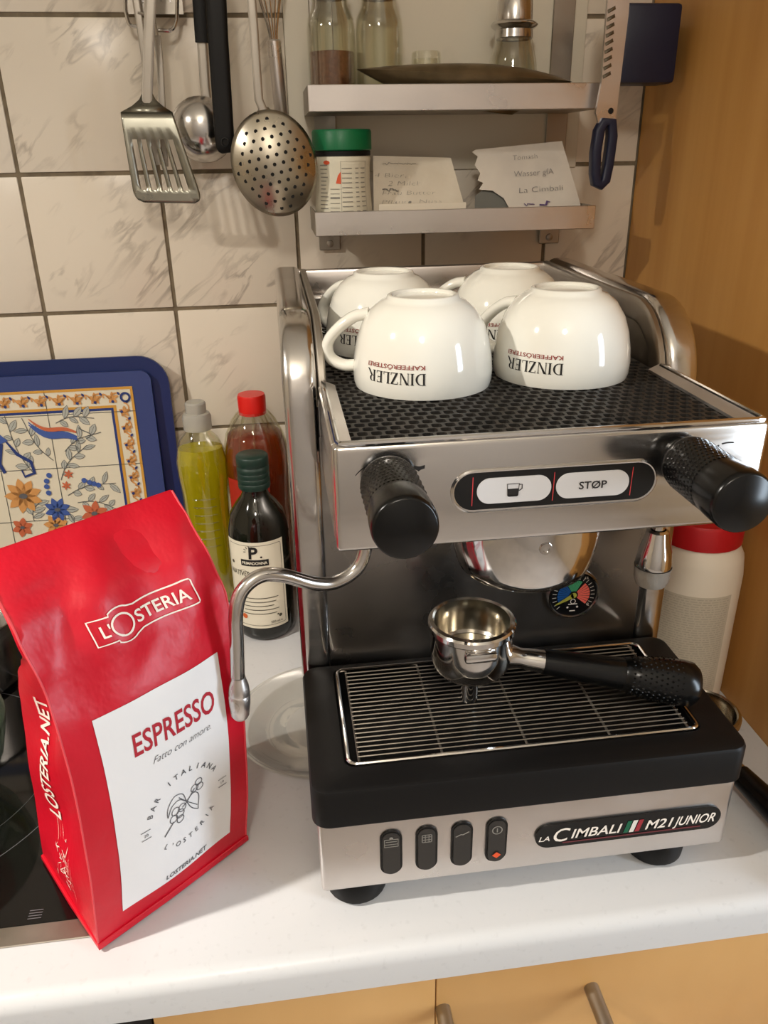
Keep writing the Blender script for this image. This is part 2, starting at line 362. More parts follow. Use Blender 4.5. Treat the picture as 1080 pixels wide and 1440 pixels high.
# switches
for i, sx in enumerate((.326, .3522, .3785, .4047)):
    b = MB(); P2 = rrect(sx - .0082, sx + .0082, .0385, .0815, .0081, 7)
    b.prism(P2, lambda u, v, w: (u, YF - .0002 - w, v), .0012); sw = obj('rocker_switch', b, BLACKG, bp_)
    b = MB(); P3 = rrect(sx - .0064, sx + .0064, .0405, .0795, .0062, 7)
    b.prism(P3, lambda u, v, w: (u, YF - .0012 - w * (1.5 if v < .058 else .6), v), .0014); obj('switch_rocker', b, mat('charcoal_plastic', (44, 41, 38), .35), sw)
    fn = plane((sx, YF - .0022, .071), (1, 0, 0), (0, 0, 1), .0004)
    d = D2()
    if i == 0: d.line([(-.005, .003), (-.005, -.004), (.005, -.004), (.005, .003)], .0007, True); d.rect(-.004, .004, .0005, .0012); d.disc(0, .004, .0014); d.rect(-.005, .005, -.002, -.0014)
    if i == 1:
        d.line(rrect(-.0035, .0035, -.0035, .0035, .0006, 2), .0006, True)
        for a in (-.0015, .0012): d.rect(-.003, .003, a, a + .0006); d.rect(a, a + .0005, -.0032, .0032)
    if i == 2: d.line([(-.005, -.002), (-.001, 0), (.0005, -.0004), (.005, .002)], .0009)
    if i == 3: d.ring(0, 0, .0036, .0008); d.rect(-.0004, .0004, -.002, .002)
    decal('switch_symbol', d, fn, INKL, sw)
    if i == 3: decal('switch_lamp', D2().poly([(-.0034, -.0235), (0, -.0265), (.0034, -.0235), (0, -.0205)]), plane((sx, YF - .0036, .071), (1, 0, 0), (0, 0, 1), .0004), mat('orange_print', (226, 84, 40), .4), sw)
# name plate
b = MB(); b.prism(rrect(.4345, .5815, .0462, .0690, .0113, 8), lambda u, v, w: (u, YF - .0002 - w, v), .0016); npl = obj('name_plate', b, BLACKG, bp_)
fn = plane((.508, YF - .0018, .0535), (1, 0, 0), (0, 0, 1), .0003)
d = D2().text('LA', -.0664, 0, .0048, .25, .012, width=.0085).text('C', -.0548, -.0018, .0135, .22, .006, width=.0115).text('IMBALI', -.0268, 0, .0092, .25, .012, width=.0375)
decal('name_lettering', d, fn, WINK, npl)
d = D2().text('M21', .0228, 0, .0092, .25, .014, width=.0200).text('JUNIOR', .0520, 0, .0092, .25, .014, width=.0330)
decal('model_lettering', d, fn, WINK, npl)
for x, cc in ((-.0045, (0, 92, 62)), (0, (220, 216, 206)), (.0045, (150, 34, 46))):
    decal('tricolour_stripe', D2().poly([(x, -.001), (x + .0036, -.001), (x + .0064, .0105), (x + .0028, .0105)]), fn, mat('stripe%d' % cc[0], cc, .4), npl)
decal('underline', D2().rect(-.052, .058, -.0042, -.0028), fn, mat('dark_red_print', (96, 34, 40), .5), npl)
# drip tray housing
def ring_solid(outer, inner, zb, zt, zf, bev=.004):
    mb = MB(); n = len(outer)
    def off(poly, dd):
        cx = sum(p[0] for p in poly) / n; cy = sum(p[1] for p in poly) / n
        hx = max(abs(p[0] - cx) for p in poly); hy = max(abs(p[1] - cy) for p in poly)
        return [(cx + (p[0] - cx) * (hx - dd) / hx, cy + (p[1] - cy) * (hy - dd) / hy) for p in poly]
    L = [(off(outer, bev * .3), zb), (outer, zb + bev * .4), (outer, zt - bev), (off(outer, bev * .3), zt - bev * .3), (off(outer, bev), zt), (off(inner, -.001), zt), (inner, zt - .001), (inner, zf)]
    vs_ = [(p[0], p[1], z) for poly, z in L for p in poly]
    fs_ = [(k * n + i, k * n + (i + 1) % n, (k + 1) * n + (i + 1) % n, (k + 1) * n + i) for k in range(len(L) - 1) for i in range(n)]
    fs_ += [tuple(range(n))[::-1], tuple((len(L) - 1) * n + i for i in range(n))]
    return mb.add(vs_, fs_)
obj('drip_tray', ring_solid(rrect(.2705, .5935, -.570, -.4195, .012, 6), rrect(.297, .567, -.546, -.4285, .008, 6), .0927, .126, .104), BLACK, mc)
gr = MB(); GX0, GX1, GY0, GY1, GZ = .2992, .5650, -.5440, -.4305, .1262
gr.tube([(p[0], p[1], GZ) for p in rrect(GX0, GX1, GY0, GY1, .006, 5)], .0016, 8, closed=True)
grid = obj('drip_grid', gr, CHROME, mc)
for k in range(21):
    y = GY0 + .0062 + k * (GY1 - GY0 - .012) / 20
    obj('bar', MB().tube([(GX0 + .0075, y, GZ + .0007), (GX1 - .0068, y, GZ + .0007)], .00068, 6), mat('grid_wire', (128, 122, 114), .3, 1), grid)
for x in (.307, .368, .432, .496, .5575): obj('cross_bar', MB().tube([(x, GY0 + .001, GZ - .0010), (x, GY1 - .001, GZ - .0010)], .0010, 6), STEELD, grid)
# body and back plate
obj('body', MB().box(.2815, .5825, -.4135, -.13, .0927, .358, .002, 1), STEELB, mc)
obj('back_plate', MB().box(.294, .570, -.4158, -.4138, .110, .330, .0008, 1), BACKST, mc)
# side frames: a bent band that runs up the column and back along the top
def rail_path(inset=0, n=10):
    zt = .4085 - inset; yf = -.4105 + inset; R = .056 - inset
    return [(yf, .112), (yf, .2), (yf, .28), (yf, zt - R)] + [(yf + R - R * math.cos(math.radians(a)), zt - R + R * math.sin(math.radians(a))) for a in [90 * i / n for i in range(1, n + 1)]] + [(-.30, zt), (-.22, zt), (-.118, zt)]
for s, xc in ((-1, .2835), (1, .5805)):
    sec = [(x * .0128, y * .0085) for x, y in [(c[0], c[1]) for c in rrect(-1, 1, -1, 1, .62, 5)]]
    fr = obj('side_frame', MB().tube([(xc, y, z) for y, z in rail_path()], 1, sec=sec, side=(1, 0, 0)), STEEL, mc)
    xi = xc - s * .0165
    sec = [(x * .0034, y * .0095) for x, y in rrect(-1, 1, -1, 1, .5, 3)]
    obj('inner_lip', MB().tube([(xi, y, z) for y, z in rail_path(.0035)[3:]], 1, sec=sec, side=(1, 0, 0)), STEELD, fr)
    pp = [(y, z) for y, z in rail_path(.006)[3:]]
    obj('inner_panel', MB().prism([(-.118, .345), (-.402, .345)] + pp, lambda u, v, w: (xi - s * .001 + s * w, u, v), .0022), STEELD, fr)
obj('rear_rail', MB().box(.288, .576, -.122, -.111, .376, .4135, .003, 2), STEELB, mc)
obj('rear_ledge', MB().box(.298, .566, -.150, -.1225, .3586, .3900, .002, 2), STEEL, mc)
# upper front housing with the control panel
UX0, UX1, UYF, UZ0, UZ1 = .2965, .5635, -.561, .3055, .3735
up = obj('front_panel', MB().box(UX0, UX1, UYF, UYF + .012, UZ0, UZ1, .0035, 3), STEEL, mc)
obj('underside', MB().box(UX0 + .002, UX1 - .002, UYF + .0125, -.4165, UZ0 + .003, UZ0 + .012), STEELD, mc)
obj('cheek', MB().box(UX0, UX0 + .006, UYF + .0125, -.421, UZ0 + .003, .371, .001, 1), STEEL, mc)
obj('cheek', MB().box(UX1 - .006, UX1, UYF + .0125, -.421, UZ0 + .003, .371, .001, 1), STEEL, mc)
tr = MB().tube([(UX0 + .004, -.42, .3735), (UX0 + .0035, -.555, .3742), (UX0 + .0045, -.5590, .3745), (UX0 + .009, -.5600, .3748), (UX1 - .009, -.5600, .3748), (UX1 - .0045, -.5590, .3745), (UX1 - .0035, -.555, .3742), (UX1 - .004, -.42, .3735)], .0017, 8)
obj('rim_bead', tr, CHROME, mc)
ls = MB()
ls.prism([(0, 0), (.009, -.004), (.009, -.006), (0, -.004)], lambda u, v, w: (UX0 + .0035 + u, -.553 + w, .3740 + v), .136)
ls.prism([(0, 0), (-.009, -.004), (-.009, -.006), (0, -.004)], lambda u, v, w: (UX1 - .0035 + u, -.553 + w, .3740 + v), .136)
ls.prism([(0, 0), (.010, -.004), (.010, -.006), (0, -.004)], lambda u, v, w: (UX0 + .004 + w, -.5575 + u, .3742 + v), UX1 - UX0 - .008)
obj('tray_border', ls, STEELB, mc)
obj('tray_floor', MB().box(.3005, .5615, -.548, -.1235, .3585, .3605), DARK, mc)
mm = MB(); MX0, MX1, MY0, MY1, MZ = .3045, .5575, -.5465, -.1515, .3680
nx, ny = 29, 46; px_, py_ = (MX1 - MX0) / nx, (MY1 - MY0) / ny
for j in range(ny):
    y0 = MY0 + j * py_; y1 = y0 + py_; off = .5 if j % 2 else 0
    ks = [k - off for k in range(nx + (1 if off else 0))]
    for k in ks:
        x0 = max(MX0 + k * px_, MX0); x1 = min(MX0 + (k + 1) * px_, MX1)
        if x1 - x0 < px_ * .8:
            mm.add([(x0, y0, MZ), (x1, y0, MZ), (x1, y1, MZ), (x0, y1, MZ)], [(0, 1, 2, 3)]); continue
        a, b2, c_ = px_ * .12, py_ * .09, px_ * .13
        xa, xb, ya, yb = x0 + a, x1 - a, y0 + b2, y1 - b2
        inn = [(xa + c_, ya), (xb - c_, ya), (xb, ya + c_), (xb, yb - c_), (xb - c_, yb), (xa + c_, yb), (xa, yb - c_), (xa, ya + c_)]
        V = [(x0, y0, MZ), (x1, y0, MZ), (x1, y1, MZ), (x0, y1, MZ)] + [(u, v, MZ) for u, v in inn] + [(u, v, MZ - .004) for u, v in inn]
        F = [(0, 1, 5, 4), (1, 2, 7, 6), (2, 3, 9, 8), (3, 0, 11, 10), (1, 6, 5), (2, 8, 7), (3, 10, 9), (0, 4, 11)]
        F += [(4 + i, 4 + (i + 1) % 8, 12 + (i + 1) % 8, 12 + i) for i in range(8)]
        mm.add(V, F)
mm.add([(MX0, MY0, MZ), (MX1, MY0, MZ), (MX1, MY0, MZ - .007), (MX0, MY0, MZ - .007), (MX0, MY1, MZ), (MX1, MY1, MZ), (MX1, MY1, MZ - .007), (MX0, MY1, MZ - .007)], [(0, 1, 2, 3), (4, 5, 6, 7), (0, 4, 7, 3), (1, 5, 6, 2)])
obj('cup_mat', mm, RUBBER, mc, flat=True)
# control strip
b = MB(); b.tube([(u, UYF + .0002, v) for u, v in rrect(.3668, .4932, .3280, .3533, .0126, 8)], .0016, 8, closed=True)
cs = obj('control_strip', MB().prism(rrect(.3675, .4925, .3287, .3526, .0119, 8), lambda u, v, w: (u, UYF - .0001 - w, v), .0011), mat('satin_black', (17, 17, 18), .3), up)
obj('strip_surround', b, STEEL, up)
for x0, x1 in ((.3812, .4268), (.4300, .4757)):
    obj('push_button', MB().prism(rrect(x0, x1, .3325, .3488, .0080, 8), lambda u, v, w: (u, UYF - .0009 - w, v), .0012), mat('pale_button', (206, 204, 204), .4), cs)
fn = plane((0, UYF - .0021, 0), (1, 0, 0), (0, 0, 1), .0003)
d = D2().text('STØP', .4528, .3382, .0050, 0, .016, width=.0175)
decal('stop_lettering', d, fn, INK, cs); d = D2()
d.line([(.3995, .3446), (.4000, .3370), (.4062, .3370), (.4068, .3446)], .0006, True); d.poly([(.3997, .3415), (.4001, .3368), (.4006, .3364), (.4057, .3364), (.4062, .3368), (.4066, .3415)]); d.line([(.4068, .3440), (.4086, .3440), (.4086, .3412), (.4068, .3400)], .0006)
decal('cup_symbol', d, fn, INK, cs)
for x in (.3785, .4284, .4775): decal('red_divider', D2().poly([(x - .0004, .3315), (x + .0001, .3315), (x + .0004, .350), (x - .0001, .350)]), plane((0, UYF - .0012, 0), (1, 0, 0), (0, 0, 1), .0003), mat('red_line', (196, 60, 62), .5), cs)
fn = plane((0, UYF, 0), (1, 0, 0), (0, 0, 1), .0003)
d = D2().line([(.3405 + .0225 * math.cos(math.radians(a)) - .0115, .3475 + .0165 * math.sin(math.radians(a))) for a in range(152, 108, -6)], [.0003 + .00012 * k for k in range(8)])
decal('steam_marking', d, fn, INK, up); d = D2()
d.poly([(.3415, .3585), (.3440, .3590), (.3470, .3585), (.3500, .3592), (.3498, .3572), (.3476, .3566), (.3462, .3556), (.3446, .3568), (.3425, .3568)])
decal('steam_marking', d, fn, INK, up); d = D2()
d.line([(.538 + .012 * math.cos(math.radians(a)), .352 + .0095 * math.sin(math.radians(a))) for a in (150, 135, 122)], .0008)
d.line([(.538 + .012 * math.cos(math.radians(a)), .352 + .0095 * math.sin(math.radians(a))) for a in (112, 100, 88, 76)], .0008)
decal('steam_marking', d, fn, INK, up)
# steam knobs
My = Matrix.Rotation(PI / 2, 4, 'X')       # local z -> -y
for kx, kz in ((.3275, .3530), (.5085, .3535)):
    prof = [(0, 0), (.0125, 0), (.0125, .004), (.0158, .006), (.0166, .009)]
    for k in range(9): prof += [(.0169, .0115 + k * .0038), (.0164, .0132 + k * .0038)]
    prof += [(.0172, .050), (.0176, .056), (.0178, .066), (.0172, .0695), (.0160, .0705), (0, .0700)]
    kn = obj('steam_knob', MB().lathe(prof, (kx, UYF, kz), 40, My), BLACKG, mc, 50)
    g_ = MB()
    for k in range(40):
        for q in range(9):
            a = 2 * PI * (k + .5 * (q % 2)) / 40; rr = .0172; L = .0135 + q * .0038
            c = Vector((kx + rr * math.cos(a), UYF - L, kz + rr * math.sin(a)))
            g_.add([c + Vector((dx * -math.sin(a) + dn * math.cos(a), dy, dx * math.cos(a) + dn * math.sin(a))) for dx, dy, dn in ((-.0010, 0, -.0003), (0, -.0014, -.0003), (.0010, 0, -.0003), (0, .0014, -.0003), (0, 0, .00015))], [(0, 1, 4), (1, 2, 4), (2, 3, 4), (3, 0, 4)])
    o = obj('grip_studs', g_, BLACKG, kn); o['kind'] = 'stuff'
# group head
GC = (.4325, -.500, 0)
gh = obj('group_head', MB().lathe([(0, .308), (.0515, .308), (.0522, .290), (.0510, .277), (.0480, .264), (.0455, .2575), (.0440, .2562), (.0425, .2566), (.041, .262), (0, .262)], GC, 56), CHROME, mc)
sc_ = px(766, 769, -.5495)
obj('group_screw', MB().lathe([(0, -.004), (.0042, -.004), (.0046, .002), (.0040, .0036), (.0024, .0036), (.0022, .001), (0, .001)], sc_, 18, My), CHROME, gh)
# pressure gauge
gz = Vector((.5075, -.4158, .1742))
gg = obj('pressure_gauge', MB().lathe([(0, 0), (.0235, 0), (.0238, .002), (.0225, .0045), (.0212, .0045), (.0205, .003), (0, .003)], gz, 40, My), CHROME, mc)
fn = plane(gz + Vector((0, -.003, 0)), (1, 0, 0), (0, 0, 1), .0002)
decal('dial', D2().disc(0, 0, .0206, n=40), fn, mat('dial_black', (14, 14, 15), .3), gg)
fn = plane(gz + Vector((0, -.0032, 0)), (1, 0, 0), (0, 0, 1), .0003)
for a0, a1, cc in ((208, 122, (22, 88, 158)), (120, 60, (74, 168, 116)), (50, -42, (240, 108, 92))):
    d = D2(); n = 8
    for k in range(n):
        b0 = a0 + (a1 - a0) * k / n; b1 = a0 + (a1 - a0) * (k + .86) / n
        d.poly(arc(0, 0, .0040, b0, b1, 3) + arc(0, 0, .0145, b1, b0, 3))
    decal('dial_sector', d, fn, mat('dial%d' % cc[0], cc, .5), gg)
d = D2()
for k in range(22):
    a = math.radians(222 - k * 12.4); d.line([(.0155 * math.cos(a), .0155 * math.sin(a)), (.0190 * math.cos(a), .0190 * math.sin(a))], .0005)
d.ring(0, -.0062, .0022, .0006, n=14); d.line([(-.004, -.0088), (.004, -.0088)], .0009); d.disc(-.0045, -.0118, .0010, n=8); d.disc(.0042, -.0118, .0010, n=8); d.line([(-.0025, -.0155), (.0025, -.0155)], .001); d.text('16', .0105, .0150, .0026); d.text('0', .0135, -.0115, .0030)
decal('dial_ticks', d, fn, WINK, gg)
fn2 = plane(gz + Vector((0, -.0038, 0)), (1, 0, 0), (0, 0, 1), .0003)
decal('needle', D2().disc(0, 0, .0027, n=14).poly([(.0006, -.0022), (-.0155, -.0088), (-.0160, -.0078), (-.0010, .0022)]), fn2, mat('needle_olive', (176, 172, 66), .5), gg)
# steam wand and water wand
wp = smooth([(.3245, -.470, .311), (.3240, -.470, .270), (.3170, -.472, .2470), (.3000, -.477, .2385), (.2840, -.482, .2415), (.2620, -.488, .2535), (.2460, -.492, .2565), (.2330, -.497, .2485), (.2275, -.500, .2330), (.2260, -.500, .210), (.2240, -.500, .180)], 8)
sw_ = obj('steam_wand', MB().tube(wp, .0052, 14), STEEL, mc)
tip = Matrix.Rotation(math.radians(3), 3, 'Y')
obj('steam_tip', MB().lathe([(0, 0), (.0050, 0), (.0068, .003), (.0079, .014), (.0080, .020), (.0074, .0215), (.0079, .023), (.0072, .029), (.0056, .034), (.0050, .037), (0, .037)], (.2226, -.500, .1425), 24, tip), STEELB, sw_)
hw = obj('water_wand', MB().tube([(.5535, -.462, .311), (.5535, -.462, .25)], .0052, 14), CHROME, mc)
obj('water_tip', MB().lathe([(.0062, .2545), (.0086, .253), (.0098, .246), (.0128, .236), (.0140, .226), (.0140, .221), (.0128, .219), (0, .219)], (.5535, -.462, 0), 28), CHROME, hw)
obj('tip_sleeve', MB().lathe([(.0146, .2225), (.0142, .219), (.0138, .212), (.0118, .2065), (0, .2055)], (.5535, -.462, 0), 28), mat('clouded_plastic', (196, 190, 180), .2, trans=.4, ior=1.3, bump=.5, bscale=(120, 120, 120), dist=.003), hw)
# ================================================================== PORTAFILTERS
def portafilter(name, label, c, zb, end, zs, hook=True):
    t = thing(name, label, 'portafilter', (c[0], c[1], zb)); z0 = zb + zs
    bo = obj('filter_holder', MB().lathe([(0, z0), (.012, z0), (.0235, z0 + .003), (.0290, z0 + .009), (.0312, z0 + .017), (.0316, z0 + .026), (.0316, z0 + .041), (.0335, z0 + .043), (.0335, z0 + .047), (.0322, z0 + .0485), (.0300, z0 + .047)], (c[0], c[1], 0), 44), CHROME, t)
    obj('filter_basket', MB().lathe([(.0322, z0 + .0487), (.0300, z0 + .0498), (.0286, z0 + .0485), (.0280, z0 + .044), (.0268, z0 + .022), (.0250, z0 + .020), (0, z0 + .020)], (c[0], c[1], 0), 44), mat('basket_steel', (200, 194, 182), .16, 1), bo)
    if hook:
        e = MB().box(c[0] - .013, c[0] + .011, c[1] - .0362, c[1] - .029, z0 + .0325, z0 + .0405, .0022, 2); obj('locking_ear', e, CHROME, bo)
        obj('locking_ear', MB().box(c[0] - .012, c[0] + .012, c[1] + .029, c[1] + .0362, z0 + .0325, z0 + .0405, .0022, 2), CHROME, bo)
        sp = MB().tube([(c[0], c[1], z0 + .004), (c[0], c[1], z0 - .010), (c[0], c[1], zb + .0002)], [.0085, .0068, .0066], 14); obj('spout', sp, CHROME, bo)
    A = Vector((c[0], c[1], z0 + .020)); B = Vector(end); u = (B - A).normalized(); L = (B - A).length
    obj('neck', MB().tube([A + u * .028, A + u * .038, A + u * .044, A + u * .058], [.0105, .0078, .0085, .0092], 18), CHROME, t)
    rs = [(.056, .0070), (.0565, .0098), (.060, .0100), (.085, .0112), (.110, .0122), (.118, .0124), (.1185, .0132), (.130, .0150), (.150, .0172), (L - .012, .0180), (L - .004, .0172), (L, .0140)]
    hd = obj('handle', MB().tube([A + u * a for a, r in rs], [r for a, r in rs], 26), BLACKG, t, 50)
    g_ = MB(); a0 = u.orthogonal().normalized(); b0 = u.cross(a0)
    for q in range(10):
        for k in range(26):
            ang = 2 * PI * (k + .5 * (q % 2)) / 26; w = a0 * math.cos(ang) + b0 * math.sin(ang); tt = w.cross(u)
            s_ = .124 + q * (L - .136) / 10; rr = .0141 + min(1, (s_ - .124) / .026) * .0033
            p = A + u * s_ + w * rr
            g_.add([p - tt * .0009, p - u * .0012, p + tt * .0009, p + u * .0012, p + w * .0008], [(0, 1, 4), (1, 2, 4), (2, 3, 4), (3, 0, 4)])
    o = obj('grip_studs', g_, BLACKG, hd); o['kind'] = 'stuff'
    return t
portafilter('portafilter', 'chrome portafilter with black handle lying on the drip grid', (.401, -.486), .1280, (.5715, -.5190, .1462), .026)
p2 = portafilter('portafilter', 'second portafilter with black handle on the worktop beside the wooden panel', (.638, -.436), .0, (.668, -.615, .0195), .0003, hook=False)
# ================================================================== CUPS
CUPP = [(r_ * .955, h_) for r_, h_ in [(.0525, 0), (.0537, .004), (.0540, .012), (.0530, .022), (.0505, .034), (.0462, .045), (.0395, .0545), (.0320, .0600), (.0275, .0618), (.0268, .0640), (.0248, .0648), (.0232, .0640), (.0225, .0622), (0, .0615)]]
def cup_r(h):
    for (r0, h0), (r1, h1) in zip(CUPP, CUPP[1:]):
        if h0 <= h <= h1: return r0 + (r1 - r0) * (h - h0) / (h1 - h0)
    return CUPP[0][0]
def serif_dinzler():
    d = D2(); T_, t_ = .17, .06
    def stem(x, w=T_): d.rect(x, x + w, 0, 1); d.rect(x - .07, x + w + .07, 0, .05); d.rect(x - .07, x + w + .07, .95, 1)
    x = 0; stem(x)                                                                    # D
    o_ = arc(x + .3, .5, .52, -90, 90, 12, .5); i_ = arc(x + .3, .5, .34, -90, 90, 12, .445)
    for a in range(12): d.poly([i_[a], o_[a], o_[a + 1], i_[a + 1]])
    d.rect(x + .1, x + .3, 0, .055); d.rect(x + .1, x + .3, .945, 1)
    x = 1.02; stem(x)                                                                 # I
    x = 1.45; stem(x, t_); stem(x + .68, t_); d.poly([(x - .02, 1), (x + .20, 1), (x + .74, 0), (x + .60, 0)])   # N
    x = 2.42; d.rect(x, x + .68, 0, .06); d.rect(x, x + .68, .94, 1); d.poly([(x, .03), (x + .20, .03), (x + .68, .97), (x + .48, .97)]); d.rect(x, x + .05, .78, 1); d.rect(x + .63, x + .68, 0, .22)   # Z
    x = 3.28; stem(x); d.rect(x, x + .56, 0, .06); d.rect(x + .51, x + .56, 0, .24)                              # L
    x = 4.02; stem(x); d.rect(x, x + .58, 0, .06); d.rect(x, x + .54, .94, 1); d.rect(x, x + .44, .49, .55); d.rect(x + .53, x + .58, 0, .22); d.rect(x + .49, x + .54, .8, 1); d.rect(x + .40, x + .44, .4, .64)   # E
    x = 4.80; stem(x)                                                                 # R
    o_ = arc(x + .3, .735, .32, -90, 90, 10, .265); i_ = arc(x + .3, .735, .15, -90, 90, 10, .215)
    for a in range(10): d.poly([i_[a], o_[a], o_[a + 1], i_[a + 1]])
    d.rect(x + .1, x + .3, .47, .52); d.rect(x + .1, x + .3, .95, 1); d.poly([(x + .26, .50), (x + .46, .50), (x + .92, -.1), (x + .70, -.06)])
    return d
CZ = .3681
def make_cup(c, label, hd_=(-.97, .24, 0)):
    t = thing('cappuccino_cup', label, 'cup', (c[0], c[1], CZ), 0, 'upturned cups on the warming tray')
    bd = obj('bowl', MB().lathe([(0, .057), (.028, .056), (.041, .046), (.0460, .025), (.0470, .006), (.0480, .0005)] + CUPP, (c[0], c[1], CZ), 64), PORC, t, 60)
    dr = Vector(hd_).normalized()
    hp = smooth([Vector((0, 0, h_)) + dr * r for r, h_ in ((.0390, .0505), (.0500, .0480), (.0620, .0395), (.0705, .0285), (.0690, .0175), (.0590, .0120), (.0480, .0125))], 6)
    obj('handle', MB().tube([Vector((c[0], c[1], CZ)) + p for p in hp], 1, sec=[(u * .0066, v * .0044) for u, v in arc(0, 0, 1, 0, 330, 11)], side=dr.cross(Vector((0, 0, 1)))), PORC, t, 60)
    a_c = math.atan2(CAM.y - c[1], CAM.x - c[0]) - .40
    def fn(u, v):
        h_ = v; r = cup_r(h_) + .00035; a = a_c + u / .0525
        return Vector((c[0] + r * math.cos(a), c[1] + r * math.sin(a), CZ + h_))
    k = .0080
    d = serif_dinzler(); d.v = [(-(u * k - 2.85 * k * 1.0) * 1.0, .0192 - v * k) for u, v in d.v]
    # upside-down: mirrored in both directions
    decal('name_print', d, fn, INK, bd, mx=.004)
    d = D2().text('KAFFEERÖSTEREI', 0, 0, .0030, 0, .012, width=.046); d.v = [(-u, .0245 - v) for u, v in d.v]
    decal('roastery_print', d, fn, REDINK, bd, mx=.004)
    return t
make_cup((.3750, -.413), 'upturned white cup with black name print standing nearest the left steam knob')
make_cup((.4840, -.406), 'upturned white cup with black name print standing nearest the control buttons', (-.72, .70, 0))
make_cup((.3630, -.290), 'upturned white cup standing against the rear rail by the left side frame', (-.70, .71, 0))
make_cup((.4750, -.287), 'upturned white cup against the rear rail, second from the left side frame', (-.9, .42, 0))
# ================================================================== COFFEE BAG
UA = math.radians(39.53); AU = Vector((math.cos(UA), math.sin(UA), 0)); AW = Vector((-.5547, .83205, 0)); A0 = Vector((.111, -.570, .0024))
bagt = thing('coffee_bag', 'tall red foil bag of espresso beans with a white front label', 'coffee bag', A0 + AU * .067 + AW * .05)
def lerp_tab(tab, x):
    for (a, b_), (c, d_) in zip(tab, tab[1:]):
        if x <= c:
            k = (x - a) / (c - a); k = k * k * (3 - 2 * k) * .5 + k * .5; return b_ + (d_ - b_) * k
    return tab[-1][1]
TOPZ = .302
def fdepth(z): return lerp_tab([(0, 0), (.05, -.004), (.12, -.006), (.19, -.003), (.235, .004), (.262, .016), (.285, .034), (TOPZ, .052)], z)
def bdepth(z): return lerp_tab([(0, .110), (.09, .105), (.15, .090), (.18, .080), (.205, .066), (.225, .046), (.24, .027), (.252, .0165), (.262, .0185), (.285, .0365), (TOPZ, .0545)], z)
def sl(z): return lerp_tab([(0, 0), (.08, .005), (.16, .007), (.22, .006), (.26, .000), (TOPZ, -.004)], z)
def sr(z): return lerp_tab([(0, .134), (.08, .139), (.16, .143), (.23, .144), (.255, .141), (.28, .137), (TOPZ, .135)], z)
def wr(s, z):                       # soft creases of the filled foil
    up_ = max(0, min(1, (z - .17) / .08))
    a = .0016 * math.sin(9 * s + 22 * z) * math.sin(14 * z + 1) + up_ * (.0035 * math.sin(7.2 * s + 34 * z - 1.2) * math.sin(PI * s) + .0022 * math.sin(15 * s - 30 * z))
    def cr(s0, k, w, z0, hz): return math.exp(-(((s - s0) - k * (z - z0)) / w) ** 2 - ((z - z0) / hz) ** 2)
    a += .5 * (.0040 * cr(.70, -6, .040, .272, .045) - .0026 * cr(.56, -6, .09, .272, .045) + .0032 * cr(.22, 5, .05, .262, .05) - .003 * cr(.86, 2, .06, .255, .03) + .0022 * cr(.5, 9, .10, .215, .022) + .0018 * cr(.15, -6, .08, .21, .02))
    bul = -.0055 * math.sin(PI * s) * math.sin(PI * min(1, z / .25))
    return a * min(1, z / .03) * (1 - max(0, (z - .28) / .022)) + bul
def bagF(s, z, e=0):
    return A0 + AU * (sl(z) + (sr(z) - sl(z)) * s) + AW * (fdepth(z) + wr(s, z) - e) + Vector((0, 0, z + (e * .5 if z > .24 else 0) - (.006 * math.sin(PI * s * 1.3 + .4) if False else 0)))
def topz(s): return TOPZ
def gus(z): return lerp_tab([(0, 0), (.03, .002), (.10, .005), (.18, .008), (.225, .008), (.25, .001), (TOPZ, 0)], z)
NZ = 44
bagm = MB().grid(lambda u, v: bagF(u, topz(u) * v), 28, NZ)
bagm.grid(lambda u, v: A0 + AU * (sr(topz(1 - u) * v) + (sl(topz(1 - u) * v) - sr(topz(1 - u) * v)) * u) + AW * bdepth(topz(1 - u) * v) + Vector((0, 0, topz(1 - u) * v)), 20, NZ)
def side(s_left):
    def f(u, v):
        s = 0 if s_left else 1; z = topz(s) * v
        y0, y1 = fdepth(z) + wr(s, z), bdepth(z); k = u if not s_left else 1 - u
        yy = y0 + (y1 - y0) * k; x = sl(z) if s_left else sr(z)
        fold = gus(z) * (1 - abs(2 * k - 1)) * 1.0
        if s_left: fold += (.003 * math.sin(60 * z + 6 * k) * math.sin(PI * k) if z > .02 else 0)
        return A0 + AU * (x + (fold if s_left else -fold)) + AW * yy + Vector((0, 0, z))
    return f
bagm.grid(side(True), 12, NZ); bagm.grid(side(False), 12, NZ)
bagm.grid(lambda u, v: A0 + AU * (.134 * u) + AW * (.110 * v), 4, 4)
obj('bag_body', bagm, BAGRED, bagt, 60)
for f_ in (sl, sr): obj('edge_seam', MB().tube([A0 + AU * f_(z) + AW * (fdepth(z) + wr(0 if f_ is sl else 1, z)) + Vector((0, 0, z)) for z in [TOPZ * k / 40 for k in range(1, 41)]], .0008, 6), mat('pale_red_edge', (214, 70, 78), .5), bagt)
